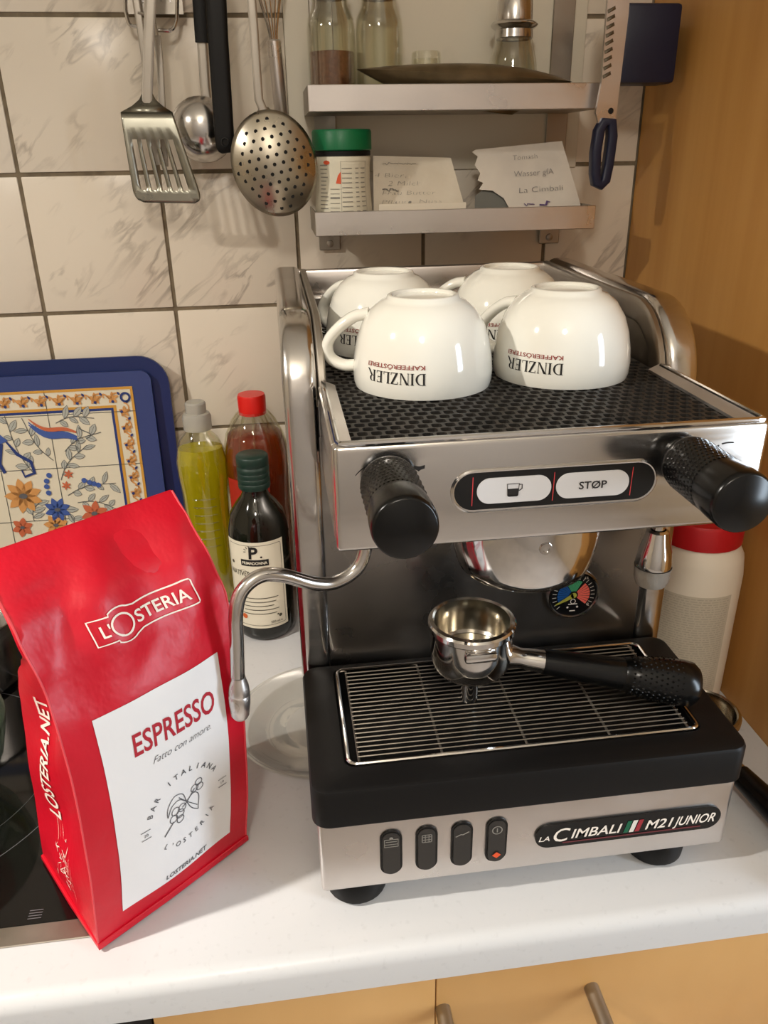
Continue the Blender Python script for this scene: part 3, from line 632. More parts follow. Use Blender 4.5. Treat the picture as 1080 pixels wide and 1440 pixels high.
# folded base seam
fs = MB().tube([A0 + AU * a + AW * b_ + Vector((0, 0, .0035)) for a, b_ in ((-.0005, .108), (-.0005, .05), (.0005, -.0005), (.06, -.0015), (.1345, -.0005), (.135, .05))], 1, sec=[(u * .0030, v * .0016) for u, v in rrect(-1, 1, -1, 1, .6, 2)], side=(0, 0, 1))
obj('base_seam', fs, BAGRED, bagt)
def lab(u, v, e): return bagF(u, v, e)
LS0, LS1, LZ0, LZ1 = .155, .875, .0215, .193
lb = MB().grid(lambda u, v: bagF(LS0 + (LS1 - LS0) * u, LZ0 + (LZ1 - LZ0) * v + .002 * u, .0007), 20, 40)
lbo = obj('front_label', lb, LABEL, bagt, 60)
def lfn(u, v): return bagF((u + .005) / .136, v, .0011)            # u metres from the left edge, v height
d = D2().text('ESPRESSO', .0710, .1525, .0180, .04, .014, width=.067)
decal('title_print', d, lfn, CRIMSON, lbo, mx=.004)
d = D2().text('Fatto con amore.', .0740, .1395, .0058, .45, -.012, width=.049)
decal('tagline_print', d, lfn, INKG, lbo, mx=.004); d = D2()
d.text('LOSTERIA.NET', .0705, .0262, .0048, .1, .016, width=.038)
decal('web_address_print', d, lfn, INKG, lbo, mx=.004); d = D2()
RC = (.0715, .0860); RR = .0300
for t_, a0, a1 in (('BAR ITALIANA', 158, 32),):
    for k, ch in enumerate(t_):
        a = a0 + (a1 - a0) * k / (len(t_) - 1)
        if ch != ' ': d.text(ch, RC[0] + RR * math.cos(math.radians(a)), RC[1] + RR * math.sin(math.radians(a)), .0046, 0, .010, rot=math.radians(a - 90))
for k, ch in enumerate("L'OSTERIA"):
    a = 232 + (318 - 232) * k / 8; R2 = RR + .0035
    d.text(ch, RC[0] + R2 * math.cos(math.radians(a)), RC[1] + R2 * math.sin(math.radians(a)), .0044, 0, .008, rot=math.radians(a + 90))
for sx, tx in ((-1, '20'), (1, '19')):
    x = RC[0] + sx * .0345; y = RC[1] - .002
    d.rect(x - .0038, x + .0038, y + .0034, y + .0040).rect(x - .0038, x + .0038, y - .0040, y - .0034).text(tx, x, y - .0014, .0026, 0, .006)
decal('arched_lettering', d, lfn, INKG, lbo, mx=.004)
d = D2(); w_ = .0007
def T2(p): c, s = math.cos(.05), math.sin(.05); return (RC[0] + p[0] * c - p[1] * s, RC[1] + p[0] * s + p[1] * c)
for x, y, r in ((-.009, .002, .0034), (-.0055, -.003, .0036), (-.0115, -.0035, .0033), (-.003, .001, .0034), (-.006, -.008, .0031), (.0095, .010, .0032), (.0135, .0135, .0030), (.0140, .0085, .0031)): d.line([T2(p) for p in arc(x, y, r, 0, 345, 14)], w_, True)
d.line([T2(p) for p in ((-.021, -.0135), (-.012, -.006))], .0012); d.line([T2(p) for p in ((-.003, .001), (.002, .003), (.0095, .010))], .0009)
for pts in (((.001, .003), (-.001, .011), (-.007, .0135), (-.0125, .008), (-.0135, .001), (-.010, .007), (-.004, .0085), (.001, .003)), ((.001, .003), (.007, .0055), (.0105, .001), (.009, -.008), (.0085, -.010), (.004, -.005), (.001, .003)), ((.001, .003), (-.004, .0105)), ((.001, .003), (.0085, -.0065))):
    d.line([T2((p.x * 1.18, p.y * 1.18)) for p in (smooth([(a_, b_2, 0) for a_, b_2 in pts], 4) if len(pts) > 2 else [Vector((a_, b_2, 0)) for a_, b_2 in pts])], w_)
decal('coffee_branch_print', d, lfn, INKG, lbo, mx=.004)
# top logo
d = D2(); W, Hh = .078, .0178
ol = [(-W / 2, -Hh / 2), (-W / 2 + .014, -Hh / 2)] + arc(-.018, 0, .0122, 236, 304, 6, .0128) + [(-.006, -Hh / 2), (W / 2 - .001, -Hh / 2), (W / 2, -Hh / 2 + .001), (W / 2, Hh / 2 - .001), (W / 2 - .001, Hh / 2), (-.006, Hh / 2)] + arc(-.018, 0, .0122, 56, 124, 6, .0128) + [(-W / 2 + .014, Hh / 2), (-W / 2, Hh / 2)]
ol = [(x if i else x, y) for i, (x, y) in enumerate(ol)]
d.line(ol, .0011, True); d.ring(-.018, 0, .0076, .0014)
d.text("L'", -.0300, -.0045, .0088, 0, .014, width=.0068).text('STERIA', .0130, -.0045, .0090, 0, .014, width=.0420)
def gfn(u, v): return bagF((.0740 + u + .005) / .1405, .2455 + v * .86, .0009)
decal('brand_logo', d, gfn, WINK, bagt, mx=.004)
# side print
sf = side(True)
def sfn(u, v):          # u along height, v along depth
    z = u; k = v
    p = sf(1 - k, z / topz(0)); return p - AU * .0009 - AW * .0002
d = D2().text('LOSTERIA.NET', .146, .50, .15, 0, .02, width=.118)
d.v = [(u - .016, .60 + (.50 - v) * -1.0) for u, v in d.v]
decal('side_lettering', d, sfn, WINK, bagt, mx=.006, my=.08)
d = D2(); rd = random.Random(3)
for k in range(9):
    a = math.radians(150 - k * 20); d.text('ITALIANA '[k] if k < 8 else 'A', .040 + .020 * math.sin(a) * 1, .5 - .17 * math.cos(a), .03, rot=PI / 2 - a, width=.003) if 'ITALIANA '[k] != ' ' else None
for k in range(26):
    x, y = rd.uniform(.026, .050), rd.uniform(.38, .66); d.line([(x, y), (x + rd.uniform(-.006, .006), y + rd.uniform(-.05, .05)), (x + rd.uniform(-.006, .006), y + rd.uniform(-.06, .06))], .0007)
decal('side_emblem', d, sfn, WINK, bagt, mx=.006, my=.08)
# ================================================================== BOARDS LEANING ON THE WALL
def board(name, label, x0, x1, h, ybot, ytop, th, rad, m, rot=0, holes=None):
    ang = math.atan2(ytop - ybot, h)
    t = thing(name, label, 'board', ((x0 + x1) / 2, ybot, 0))
    c, s = math.cos(ang), math.sin(ang); L = h
    def fn(u, v, w): return Vector((x0 + u + rot * v, ybot + v * s / c - w * c, v + w * s))
    obj('panel', MB().prism(rrect(0, x1 - x0, 0, L, rad, 8), fn, th), m, t)
    return t, (lambda u, v: fn(u, v, th + .0004)), (lambda u, v: fn(u, v, th + .0008))
board('serving_tray', 'plain dark blue tray with rounded corners leaning behind the decorated board', -.30, .1345, .3075, -.040, -.014, .005, .035, BLUED, rot=.0)
bt, bf, bf2 = board('decorated_board', 'blue bordered board printed with a painted tile picture of flowers', -.268, .1165, .292, -.054, -.024, .005, .012, BLUEB, rot=-.006)
BW, BH = .3845, .292
def ring_rect(d, i0, j0, i1, j1):        # frame between insets (side i, top j)
    xs0, xs1, y0, y1 = i0, BW - i0, j0, BH - j0; a0, a1, b0, b1 = i1, BW - i1, j1, BH - j1
    d.poly([(xs0, y1), (xs1, y1), (a1, b1), (a0, b1)]).poly([(xs1, y1), (xs1, y0), (a1, b0), (a1, b1)]).poly([(xs1, y0), (xs0, y0), (a0, b0), (a1, b0)]).poly([(xs0, y0), (xs0, y1), (a0, b1), (a0, b0)])
OCH = mat('ochre_print', (206, 152, 62), .4); CRM = mat('cream_print', (222, 214, 192), .4); BLP = mat('blue_print', (40, 58, 118), .4)
ORG = mat('orange_print2', (208, 150, 88), .4); GRP = mat('grey_leaf_print', (98, 100, 98), .45); BLL = mat('blue_flower_print', (66, 92, 160), .4); TER = mat('terracotta_print', (196, 104, 70), .4); LIN = mat('tile_joint_print', (70, 72, 70), .5)
d = D2(); d.rect(.0225, BW - .0225, .0175, BH - .0175); decal('picture_ground', d, bf, CRM, bt)
d = D2(); ring_rect(d, .0225, .0175, .0255, .0205); ring_rect(d, .0440, .0390, .0475, .0420); decal('ochre_frame', d, bf2, OCH, bt)
d = D2(); ring_rect(d, .0475, .0420, .0505, .0450); decal('blue_frame', d, bf2, BLP, bt)
d = D2()
for k in range(5): d.rect(BW - .124 - k * .065 - .0004, BW - .124 - k * .065 + .0004, .0205, BH - .0175)
for k in range(4): d.rect(.0225, BW - .0225, BH - .047 - k * .065 - .0004, BH - .047 - k * .065 + .0004)
decal('tile_joint', d, bf2, LIN, bt)
def leaf(d, x, y, a, L, w):
    c, s = math.cos(a), math.sin(a); P = [(0, 0), (.25, .8), (.55, 1), (.8, .6), (1, 0), (.8, -.6), (.55, -1), (.25, -.8)]
    d.poly([(x + p * L * c - q * w * s, y + p * L * s + q * w * c) for p, q in P])
def leaf2(x, y, a, L, w):
    leaf(dG2, x, y, a, L, w); c, s = math.cos(a), math.sin(a); P = [(0, 0), (.25, .8), (.55, 1), (.8, .6), (1, 0), (.8, -.6), (.55, -1), (.25, -.8)]
    dG.line([(x + p * L * c - q * w * s, y + p * L * s + q * w * c) for p, q in P], .0006, True); dG.line([(x, y), (x + L * c * .8, y + L * s * .8)], .0005)
def flower(d, x, y, r, n, w):
    for k in range(n): leaf(d, x, y, 2 * PI * k / n + .3, r, w)
FL = []
bx = lambda x: x - (-.268)                 # photo x on the board plane -> board u
dO, dB, dG, dT, dL, dG2 = D2(), D2(), D2(), D2(), D2(), D2()
dO.line([(.05 + t * .001, BH - .0295 + .0042 * math.sin(t * .30)) for t in range(0, 285)], .0018); dO.line([(BW - .0350 + .0040 * math.sin(t * .30), .04 + t * .001) for t in range(0, 205)], .0018)
for k in range(16):                         # scroll ornaments of the border
    u = BW - .047 - k * .0205
    if u > .05:
        flower(dO, u, BH - .0300, .0075, 5, .0020); dO.line([(u + .0045 + .006 * math.cos(a / 10), BH - .030 + .0055 * math.sin(a / 10)) for a in range(0, 44, 5)], .0016); dB.disc(u, BH - .0345, .0018, n=8); leaf(dB, u + .009, BH - .027, 2.2, .005, .0014)
    v = BH - .047 - k * .0205
    if v > .03:
        flower(dO, BW - .0350, v, .0072, 5, .0020); dO.line([(BW - .035 + .0055 * math.sin(a / 10), v + .0045 + .006 * math.cos(a / 10)) for a in range(0, 44, 5)], .0016); dB.disc(BW - .0385, v, .0018, n=8); leaf(dB, BW - .032, v + .010, .9, .005, .0014)
dB.ring(BW - .032, BH - .030, .0050, .0026)
rd = random.Random(5)
def spray(x, y, a, L, n):
    c, s = math.cos(a), math.sin(a); pts = [(x + L * t * c + .004 * math.sin(4 * t) * -s, y + L * t * s + .004 * math.sin(4 * t) * c) for t in [i / 8 for i in range(9)]]
    dG.line(pts, .0009)
    for k in range(n):
        p = pts[1 + k * 7 // n]; leaf2(p[0], p[1], a + (.8 if k % 2 else -.8) + rd.uniform(-.3, .3), rd.uniform(.010, .017), rd.uniform(.0026, .0040))
for x, y, a, L, n in ((-.035, .175, 1.9, .075, 8), (-.010, .19, 2.1, .06, 6), (-.005, .165, .9, .055, 7), (.005, .20, .5, .05, 6), (0, .145, .25, .06, 7), (.010, .135, -.2, .05, 6), (-.015, .13, -.8, .03, 4), (.0, .235, .15, .045, 6), (-.045, .115, 1.2, .03, 5), (-.09, .12, 1.9, .06, 7), (-.14, .14, 1.4, .07, 8), (-.16, .15, 2.3, .06, 7), (-.17, .13, 2.9, .05, 6), (-.15, .10, 3.4, .05, 6), (-.10, .09, 4.4, .04, 5), (-.03, .09, 5.0, .04, 5)): spray(bx(x), y, a, L, n)
FL += [(ORG, bx(-.052), .148, .0225, 9, .0056), (ORG, bx(-.020), .108, .015, 7, .0042), (ORG, bx(-.125), .13, .02, 8, .005)]
FL += [(TER, bx(.028), .120, .017, 6, .0045), (TER, bx(-.06), .108, .013, 6, .004), (BLL, bx(-.015), .128, .016, 8, .0040)]; flower(dT, bx(.005), .172, .006, 6, .0012); flower(dT, bx(.000), .158, .006, 6, .0012)
dT.line([(bx(-.030) + .052 * t, .242 - .020 * math.sin(t * 1.5) - .004 * math.sin(6 * t)) for t in [i / 10 for i in range(11)]], [.001 + .004 * math.sin(PI * i / 11) for i in range(11)])
for k in range(2): dS = D2(); dS.line([(bx(-.031) + .053 * t, .238 - k * .003 - .022 * math.sin(t * 1.5) - .004 * math.sin(6 * t)) for t in [i / 10 for i in range(11)]], [.001 + .005 * math.sin(PI * i / 11) for i in range(11)]); decal('ribbon_motif', dS, lambda u, v, k=k: bf2(u, v) - Vector((0, .0005 + .0002 * k, 0)), BLL, bt)
for x, y in ((.022, .163), (.028, .160), (.033, .158), (.038, .156), (-.022, .165), (-.023, .158), (-.022, .150), (-.018, .172)): dL.disc(bx(x), y, .0033, n=9)
for x in (-.084, -.155): dB.line([(bx(x), .262), (bx(x + .012), .256), (bx(x + .02), .262), (bx(x + .024), .258)], .006)
dV = D2().poly([(bx(-.096), .222), (bx(-.088), .236), (bx(-.070), .230), (bx(-.058), .217), (bx(-.066), .214), (bx(-.084), .217)]); decal('vase_motif', dV, lambda u, v: bf2(u, v) - Vector((0, .0006, 0)), BLL, bt)
dB.line([(bx(-.066), .214), (bx(-.072), .190), (bx(-.068), .178)], .004); dB.line([(bx(-.060), .216), (bx(-.050), .200), (bx(-.036), .190), (bx(-.034), .176), (bx(-.046), .172), (bx(-.048), .180)], [.002, .004, .004, .004, .003, .002])
dG.line([(bx(.032) + .006 * math.sin(t), .214 + .003 * t) for t in [i * .4 for i in range(13)]], .0012)
for m_, x_, y_, r_, n_, w_2 in FL:
    dd = D2(); flower(dd, x_, y_, r_, n_, w_2); fo_ = decal('flower', dd, lambda u, v: bf2(u, v) - Vector((0, .0007, 0)), m_, bt)
    decal('flower_eye', D2().disc(x_, y_, r_ * .22, r_ * .15), lambda u, v: bf2(u, v) - Vector((0, .0012, 0)), INKG, fo_)
decal('leaf_wash', dG2, lambda u, v: bf2(u, v) - Vector((0, .0001, 0)), mat('leaf_wash_print', (176, 178, 170), .45), bt)['kind'] = 'stuff'
for nm, dd, mm_ in (('grey_leaves', dG, GRP), ('ochre_motif', dO, ORG), ('blue_motif', dB, BLP), ('light_blue_motif', dL, BLL), ('terracotta_motif', dT, TER)):
    e = {'grey_leaves': 0, 'ochre_motif': .0003, 'blue_motif': .0005, 'light_blue_motif': .0006, 'terracotta_motif': .0008}[nm]
    decal(nm, dd, lambda u, v, e=e: bf2(u, v) - Vector((0, .0002 + e, 0)), mm_, bt)['kind'] = 'stuff'
# ================================================================== BOTTLES
# dish soap
S0 = (.1680, -.072, 0)
sb = thing('soap_bottle', 'clear plastic bottle of yellow green dish soap beside the blue tray', 'bottle', S0)
bodyP = [(0, .001), (.024, .001), (.0275, .006), (.0275, .085), (.0268, .110), (.0280, .150), (.0300, .175), (.0302, .192), (.0280, .206), (.0225, .219), (.0155, .2265), (.0130, .230), (.0130, .236)]
obj('shell', MB().lathe(bodyP, S0, 36, sx=1.0, sy=.78), CLEARP, sb, 50)
obj('liquid', MB().lathe([(0, .002)] + [(r - .0012, z) for r, z in bodyP[1:-5]] + [(.0260, .208), (0, .208)], S0, 36, sx=1.0, sy=.77), mat('soap_liquid', (226, 214, 30), .05, trans=.62, ior=1.35), sb, 50)
obj('flip_cap', MB().lathe([(.0135, .230), (.0165, .231), (.0168, .246), (.0150, .250), (.0120, .251), (.0120, .262), (.0105, .264), (0, .264)], S0, 28), mat('clear_cap', (206, 204, 196), .25, trans=.5, ior=1.3), sb)
rg = MB()
for k in range(7): rg.tube([Vector(S0) + Vector((.0275 * math.cos(a), -.0215 * math.sin(a), .085 + k * .0105)) for a in [math.radians(q) for q in range(60, 121, 10)]], .0009, 6)
obj('grip_rib', rg, CLEARP, sb)
# brown vinegar with red cap
V0 = (.2330, -.066, 0)
vb = thing('vinegar_bottle', 'clear bottle of brown vinegar with a bright red screw cap', 'bottle', V0)
VP = [(0, .001), (.033, .001), (.0375, .006), (.0375, .12), (.0365, .13), (.0380, .150), (.0390, .185), (.0375, .202), (.0330, .220), (.0250, .237), (.0180, .246), (.0150, .2495)]
obj('shell', MB().lathe(VP, V0, 40), CLEARP, vb, 50)
obj('liquid', MB().lathe([(0, .002)] + [(r - .0013, z) for r, z in VP[1:9]] + [(.0300, .2215), (0, .2215)], V0, 40), mat('vinegar_liquid', (168, 62, 16), .05, trans=.62, ior=1.35), vb, 50)
rb = MB()
for k in range(12):
    a = 2 * PI * k / 12; rb.tube([Vector(V0) + Vector((r * math.cos(a), r * math.sin(a), z)) for r, z in ((.0378, .2010), (.0333, .2200), (.0253, .2370), (.0185, .2458))], .0011, 6)
obj('shoulder_rib', rb, CLEARP, vb)
obj('screw_cap', MB().lathe([(.0152, .2440), (.0163, .2445), (.0166, .2650), (.0155, .2680), (0, .2685)], V0, 30), BRED, vb)
d = D2().rect(-1.0, .2, .11, .18)
decal('bottle_label', D2().add([(a * .12, z) for z in (.100, .172) for a in range(-9, 4)], [(i, i + 1, i + 14, i + 13) for i in range(12)]), lambda u, v: Vector(V0) + Vector((.0393 * math.sin(u), -.0393 * math.cos(u), v)), mat('vinegar_label', (170, 40, 24), .5), vb)
# olive oil
O0 = (.2315, -.1520, 0)
ob = thing('olive_oil_bottle', 'dark glass bottle of olive oil with cream label and green cap', 'bottle', O0)
OG = mat('dark_bottle_glass', (14, 15, 8), .06, coat=.4)
obj('glass_body', MB().lathe([(0, .0005), (.0300, .0005), (.0345, .006), (.0350, .012), (.0350, .125), (.0340, .140), (.0300, .156), (.0225, .168), (.0160, .176), (.0140, .182), (.0140, .190)], O0, 40), OG, ob, 50)
cp = [(.0140, .1850), (.0175, .1855)]
for k in range(4): cp += [(.0180, .1875 + k * .006), (.0180, .1915 + k * .006), (.0174, .1925 + k * .006)]
cp += [(.0168, .2120), (.0178, .2130), (.0178, .2225), (.0165, .2240), (0, .2240)]
obj('screw_cap', MB().lathe(cp, O0, 32), mat('dark_green_cap', (22, 48, 40), .4), ob, 50)
OA = math.atan2(CAM.y - O0[1], CAM.x - O0[0]) - .22
def ofn(u, v, e=.0003): a = OA + u / .035; return Vector(O0) + Vector(((.0350 + e) * math.cos(a), (.0350 + e) * math.sin(a), v))
LBL = MB().grid(lambda u, v: ofn(-.0375 + .073 * u, .020 + .112 * v), 24, 6); obj('paper_label', LBL, LABELC, ob, 60)
of = lambda u, v: ofn(u, v, .0007)
d = D2().text('P', -.001, .1120, .0150, .05, .03).poly([(-.016, .1025), (.016, .1025), (.0160, .1105), (-.0160, .1105)]); d.text('.', .008, .1130, .011, 0, .02)
for k in range(5): a = math.radians(60 + k * 32); d.line([(-.005 + .004 * math.cos(a), .121 + .004 * math.sin(a)), (-.005 + .0068 * math.cos(a), .121 + .0068 * math.sin(a))], .0008)
decal('brand_emblem', d, of, INK, ob, mx=.004)
d = D2().text('PRIMADONNA', 0, .1048, .0036, 0, .02, width=.0285); decal('emblem_lettering', d, lambda u, v: ofn(u, v, .0011), LABELC, ob, mx=.004)
d = D2().text('NATIVES OLIVENÖL', -.003, .0890, .0066, .08, .004, width=.060)
decal('product_name', d, of, mat('olive_print', (74, 72, 58), .6), ob, mx=.004); d = D2()
d.line(rrect(-.034, .032, .024, .128, .002, 2), .0005, True)
for k in range(5): d.rect(-.020 + (k % 2) * .003, .024 - (k % 3) * .003, .0600 - k * .0052, .0609 - k * .0052)
d.text('TRA', -.012, .0815, .0032); d.text('500 ml e', .020, .0262, .0032, 0, .012, width=.014)
d.line([(-.020 + .003 * k, .094 + .003 * math.sin(k * .8)) for k in range(15)], .0004)
d.disc(.025, .0345, .0022, n=8).disc(.022, .0365, .0012, n=6).disc(-.029, .104, .0022, n=8)
decal('label_lettering', d, of, mat('olive_print', (74, 72, 58), .6), ob, mx=.004)
decal('award_dot', D2().disc(-.018, .0350, .0034, n=12), of, mat('award_orange', (206, 96, 40), .5), ob)
# white cleaner tub
T0 = (.6595, -.3445, 0)
tb = thing('cleaner_tub', 'cream plastic tub with red lid between the machine and wooden panel', 'tub', T0)
obj('tub_body', MB().lathe([(0, .0005), (.0420, .0005), (.0445, .004), (.0450, .02), (.0452, .150), (.0440, .162), (.0435, .166), (.0430, .170), (.0380, .180), (.0365, .184), (.0365, .19)], T0, 44), CREAM, tb, 50)
obj('lid', MB().lathe([(.0370, .1835), (.0392, .184), (.0395, .205), (.0380, .208), (0, .2085)], T0, 44), REDLID, tb)
TA = math.atan2(CAM.y - T0[1], CAM.x - T0[0])
def tfn(u, v, e=.0003): a = TA + u; return Vector(T0) + Vector(((.0452 + e) * math.cos(a), (.0452 + e) * math.sin(a), v))
obj('paper_label', MB().grid(lambda u, v: tfn(-1.5 + 2.45 * u, .018 + .122 * v), 30, 4), mat('grey_label', (214, 206, 188), .7), tb, 60)
d = D2(); rd = random.Random(9)
for k in range(44):
    v = .137 - k * .0026; u = -1.45
    while u < .86:
        l = rd.uniform(.03, .16); d.rect(u, min(u + l, .88), v, v + .0009); u += l + .03
decal('fine_print', d, lambda u, v: tfn(u, v, .0007), mat('pale_print', (194, 186, 168), .8), tb, mx=.08, my=.02)
# glass saucer
G0 = (.2870, -.3500, 0)
sa = solid('glass_saucer', MB().lathe([(0, .0032), (.030, .0030), (.034, .0050), (.037, .0052), (.040, .0045), (.060, .0080), (.080, .0145), (.0850, .0170), (.0870, .0165), (.0860, .0140), (.062, .0050), (.042, .0012), (.040, .0006), (0, .0006)], G0, 60), PLATEG, 'clear glass saucer pushed partly under the left side of the machine', 'saucer', G0, angle=60)
# pot and glass bowl on the hob
K0 = (-.122, -.200, .0021)
pt = thing('saucepan', 'stainless steel saucepan standing on the hob behind the red bag', 'pot', K0)
obj('pan_body', MB().lathe([(0, .0004), (.083, .0004), (.088, .005), (.090, .02), (.0905, .074), (.0935, .0775), (.0925, .0785), (.0895, .076), (.0885, .02), (.083, .006), (0, .006)], K0, 56), STEEL, pt)
obj('pan_handle', MB().tube([(-.230, -.20, .062), (-.275, -.20, .072), (-.38, -.20, .076)], [.008, .008, .010], 12), BLACK, pt)
B0 = (-.078, -.403, .0021)
solid('glass_bowl', MB().lathe([(0, .004), (.035, .0035), (.060, .020), (.078, .045), (.086, .075), (.0885, .078), (.0885, .074), (.081, .043), (.063, .017), (.036, .0004), (0, .0004)], B0, 56), GREENG, 'pale green glass bowl standing on the hob in front of the saucepan', 'bowl', B0, angle=60)
# ================================================================== SHELF RACK
rk = thing('shelf_rack', 'two tier stainless steel wall shelf rack with flat uprights', 'shelf', (.466, -.005, .42))
for x0, x1 in ((.325, .350), (.592, .617)):
    u_ = obj('upright', MB().box(x0, x1, -.0062, -.0034, .420, .95, .001, 1), STEELD, rk)
    obj('screw', MB().lathe([(0, 0), (.0042, 0), (.0040, .0015), (.002, .0022), (0, .0022)], ((x0 + x1) / 2, -.0062, .4275), 14, My), STEELD, u_)
for z, x0, x1 in ((.5620, .3147, .6145), (.4455, .3160, .6185)):
    s_ = obj('shelf_tray', MB().box(x0, x1, -.1095, -.0065, z, z + .0016), STEELD, rk)
    obj('front_lip', MB().box(x0, x1, -.1115, -.1097, z, z + .0238, .0006, 1), STEELB, s_)
    obj('back_lip', MB().box(x0, x1, -.0082, -.0066, z + .0017, z + .012), STEELD, s_)
    for xa in (x0, x1 - .0016): obj('end_lip', MB().box(xa, xa + .0016, -.1095, -.0083, z + .0017, z + .0236), STEELD, s_)
obj('hanging_rod', MB().tube([(.30, -.104, .742), (.66, -.104, .742)], .004, 10), STEELD, rk)
for x in (.3375, .6045): obj('rod_arm', MB().tube([(x, -.0063, .742), (x, -.104, .742)], .0035, 8), STEELD, rk)
SH1, SH2 = .5638, .4473
JP = [(0, .0005), (.0225, .0005), (.0245, .004), (.0248, .010), (.0248, .076), (.0235, .086), (.0195, .095), (.0183, .098), (.0183, .108), (.0175, .109), (.0172, .098), (.0225, .085), (.0236, .076), (.0236, .006), (0, .004)]
for i, x in enumerate((.3452, .3955)):
    c = (x, -.038, SH1)
    t = thing('storage_jar', 'glass storage jar half full of brown spice on the upper steel shelf' if i == 0 else 'empty looking clear glass storage jar on the upper steel shelf', 'jar', c)
    obj('glass', MB().lathe(JP, c, 36), CLEAR, t, 50)
    obj('jar_lid', MB().lathe([(.0189, .1035), (.0195, .104), (.0195, .116), (.0180, .118), (0, .118)], c, 30), STEELD, t)
    if i == 0: obj('spice', MB().lathe([(0, .0050), (.0230, .0062), (.0230, .0560), (.012, .0575), (0, .0565)], c, 30), mat('brown_spice', (128, 84, 58), .9, rgb2=(104, 64, 42), scale=(300, 300, 300), bump=.5, bscale=(400, 400, 400)), t)
c = (.4440, -.045, SH1)
solid('shot_glass', MB().lathe([(.0190, .0005), (.0152, .0545), (.0145, .056), (0, .056), (0, .050), (.0135, .049), (.0175, .0005)], c, 30), CLEAR, 'small upturned glass standing on the upper shelf behind the brown dish', 'glass', c)
c = (.5390, -.040, SH1)
t = thing('sugar_shaker', 'glass shaker with a ringed metal top on the upper steel shelf', 'shaker', c)
obj('glass', MB().lathe([(0, .0005), (.0285, .0005), (.0290, .004), (.0255, .045), (.0205, .066), (.0190, .069), (.0182, .067), (.0235, .044), (.0270, .006), (0, .004)], c, 32), CLEAR, t)
obj('metal_top', MB().lathe([(.0190, .0675), (.0202, .0685), (.0196, .0760), (.0235, .0785), (.0250, .0805), (.0230, .0830), (.0188, .0845), (.0182, .1040), (.0140, .1100), (0, .112)], c, 32), STEEL, t)
dm = MB()
def dish(u, v):
    a = 2 * PI * u; rr = v; x = .112 * rr * math.copysign(abs(math.cos(a)) ** .72, math.cos(a)); y = .0165 * rr * math.sin(a); k = 1 - rr ** 2.2
    return Vector((.4770 + x, -.0895 + y, SH1 + .0004 + .030 + .011 * k - .006 * (x / .112) * rr))
dm.grid(dish, 48, 12)
dm.grid(lambda u, v: dish(u, 1) + Vector((0, 0, -.030 * v - .0 * v)) * 1.0 + (Vector((.4770, -.0895, 0)) - Vector((dish(u, 1).x, dish(u, 1).y, 0))) * (.55 * v), 48, 6)
dm.grid(lambda u, v: Vector((0, 0, SH1 + .0004 - .006 * 0)) + Vector((.4770 + .45 * v * .112 * math.cos(-2 * PI * u), -.0895 + .45 * v * .0165 * math.sin(-2 * PI * u), 0)) + Vector((0, 0, -.0027 * 0)), 48, 3)
solid('oval_dish', dm, mat('bronze_dish', (120, 104, 78), .32, .7, rgb2=(96, 84, 62), scale=(40, 40, 40)), 'long brown oval dish lying along the front of the upper shelf', 'dish', (.485, -.0895, SH1), angle=50)
# stock jar
c = (.3500, -.068, SH2)
t = thing('stock_jar', 'jar of stock powder with a green lid on the lower shelf', 'jar', c)
SP = [(0, .0005), (.0290, .0005), (.0310, .004), (.0312, .012), (.0300, .030), (.0285, .050), (.0290, .066), (.0298, .072), (.0290, .0745)]
obj('jar_body', MB().lathe(SP, c, 40), LABELC, t, 50)
obj('collar', MB().lathe([(.0290, .0742), (.0300, .0745), (.0300, .0790), (.0290, .0795)], c, 40), BLACK, t)
obj('lid', MB().lathe([(0, .0795), (.0300, .0795), (.0312, .0805), (.0312, .0975), (.0300, .0995), (0, .0995)], c, 40), GREENP, t)
JA = math.atan2(CAM.y - c[1], CAM.x - c[0])
def jr(v):
    for (r0, h0), (r1, h1) in zip(SP[1:], SP[2:]):
        if h0 <= v <= h1: return r0 + (r1 - r0) * (v - h0) / (h1 - h0)
    return .03
def jfn(u, v, cc=c): a = JA + u / .0305; r = jr(v) + .0005; return Vector(cc) + Vector((r * math.cos(a), r * math.sin(a), v))
d = D2(); rd = random.Random(4)
for k in range(13): d.rect(-.028, -.0165 - rd.uniform(0, .004), .020 + k * .0038, .0208 + k * .0038)
for k in range(9): d.rect(-.0145, -.0040, .006 + k * .0046, .0066 + k * .0046 + (.0012 if k % 3 == 0 else 0))
for k in range(10): d.rect(-.001, .010, .021 + k * .0046, .0218 + k * .0046); d.rect(.014, .018, .021 + k * .0046, .0218 + k * .0046); d.rect(.021, .027, .021 + k * .0046, .0218 + k * .0046)
for k in range(4): d.rect(.000, .026 - k * .003, .008 + k * .0030, .0090 + k * .0030)
d.line([(-.0022, .019), (-.0022, .0695), (.028, .0695), (.028, .019)], .0004, True)
decal('label_print', d, jfn, INKL, t, mx=.004)
decal('label_emblem', D2().poly([(-.0080, .0485), (-.0022, .0480), (-.0022, .0600), (-.0055, .0560)]).disc(-.018, .0685, .004, .0020), jfn, mat('label_orange', (222, 92, 56), .6), t)
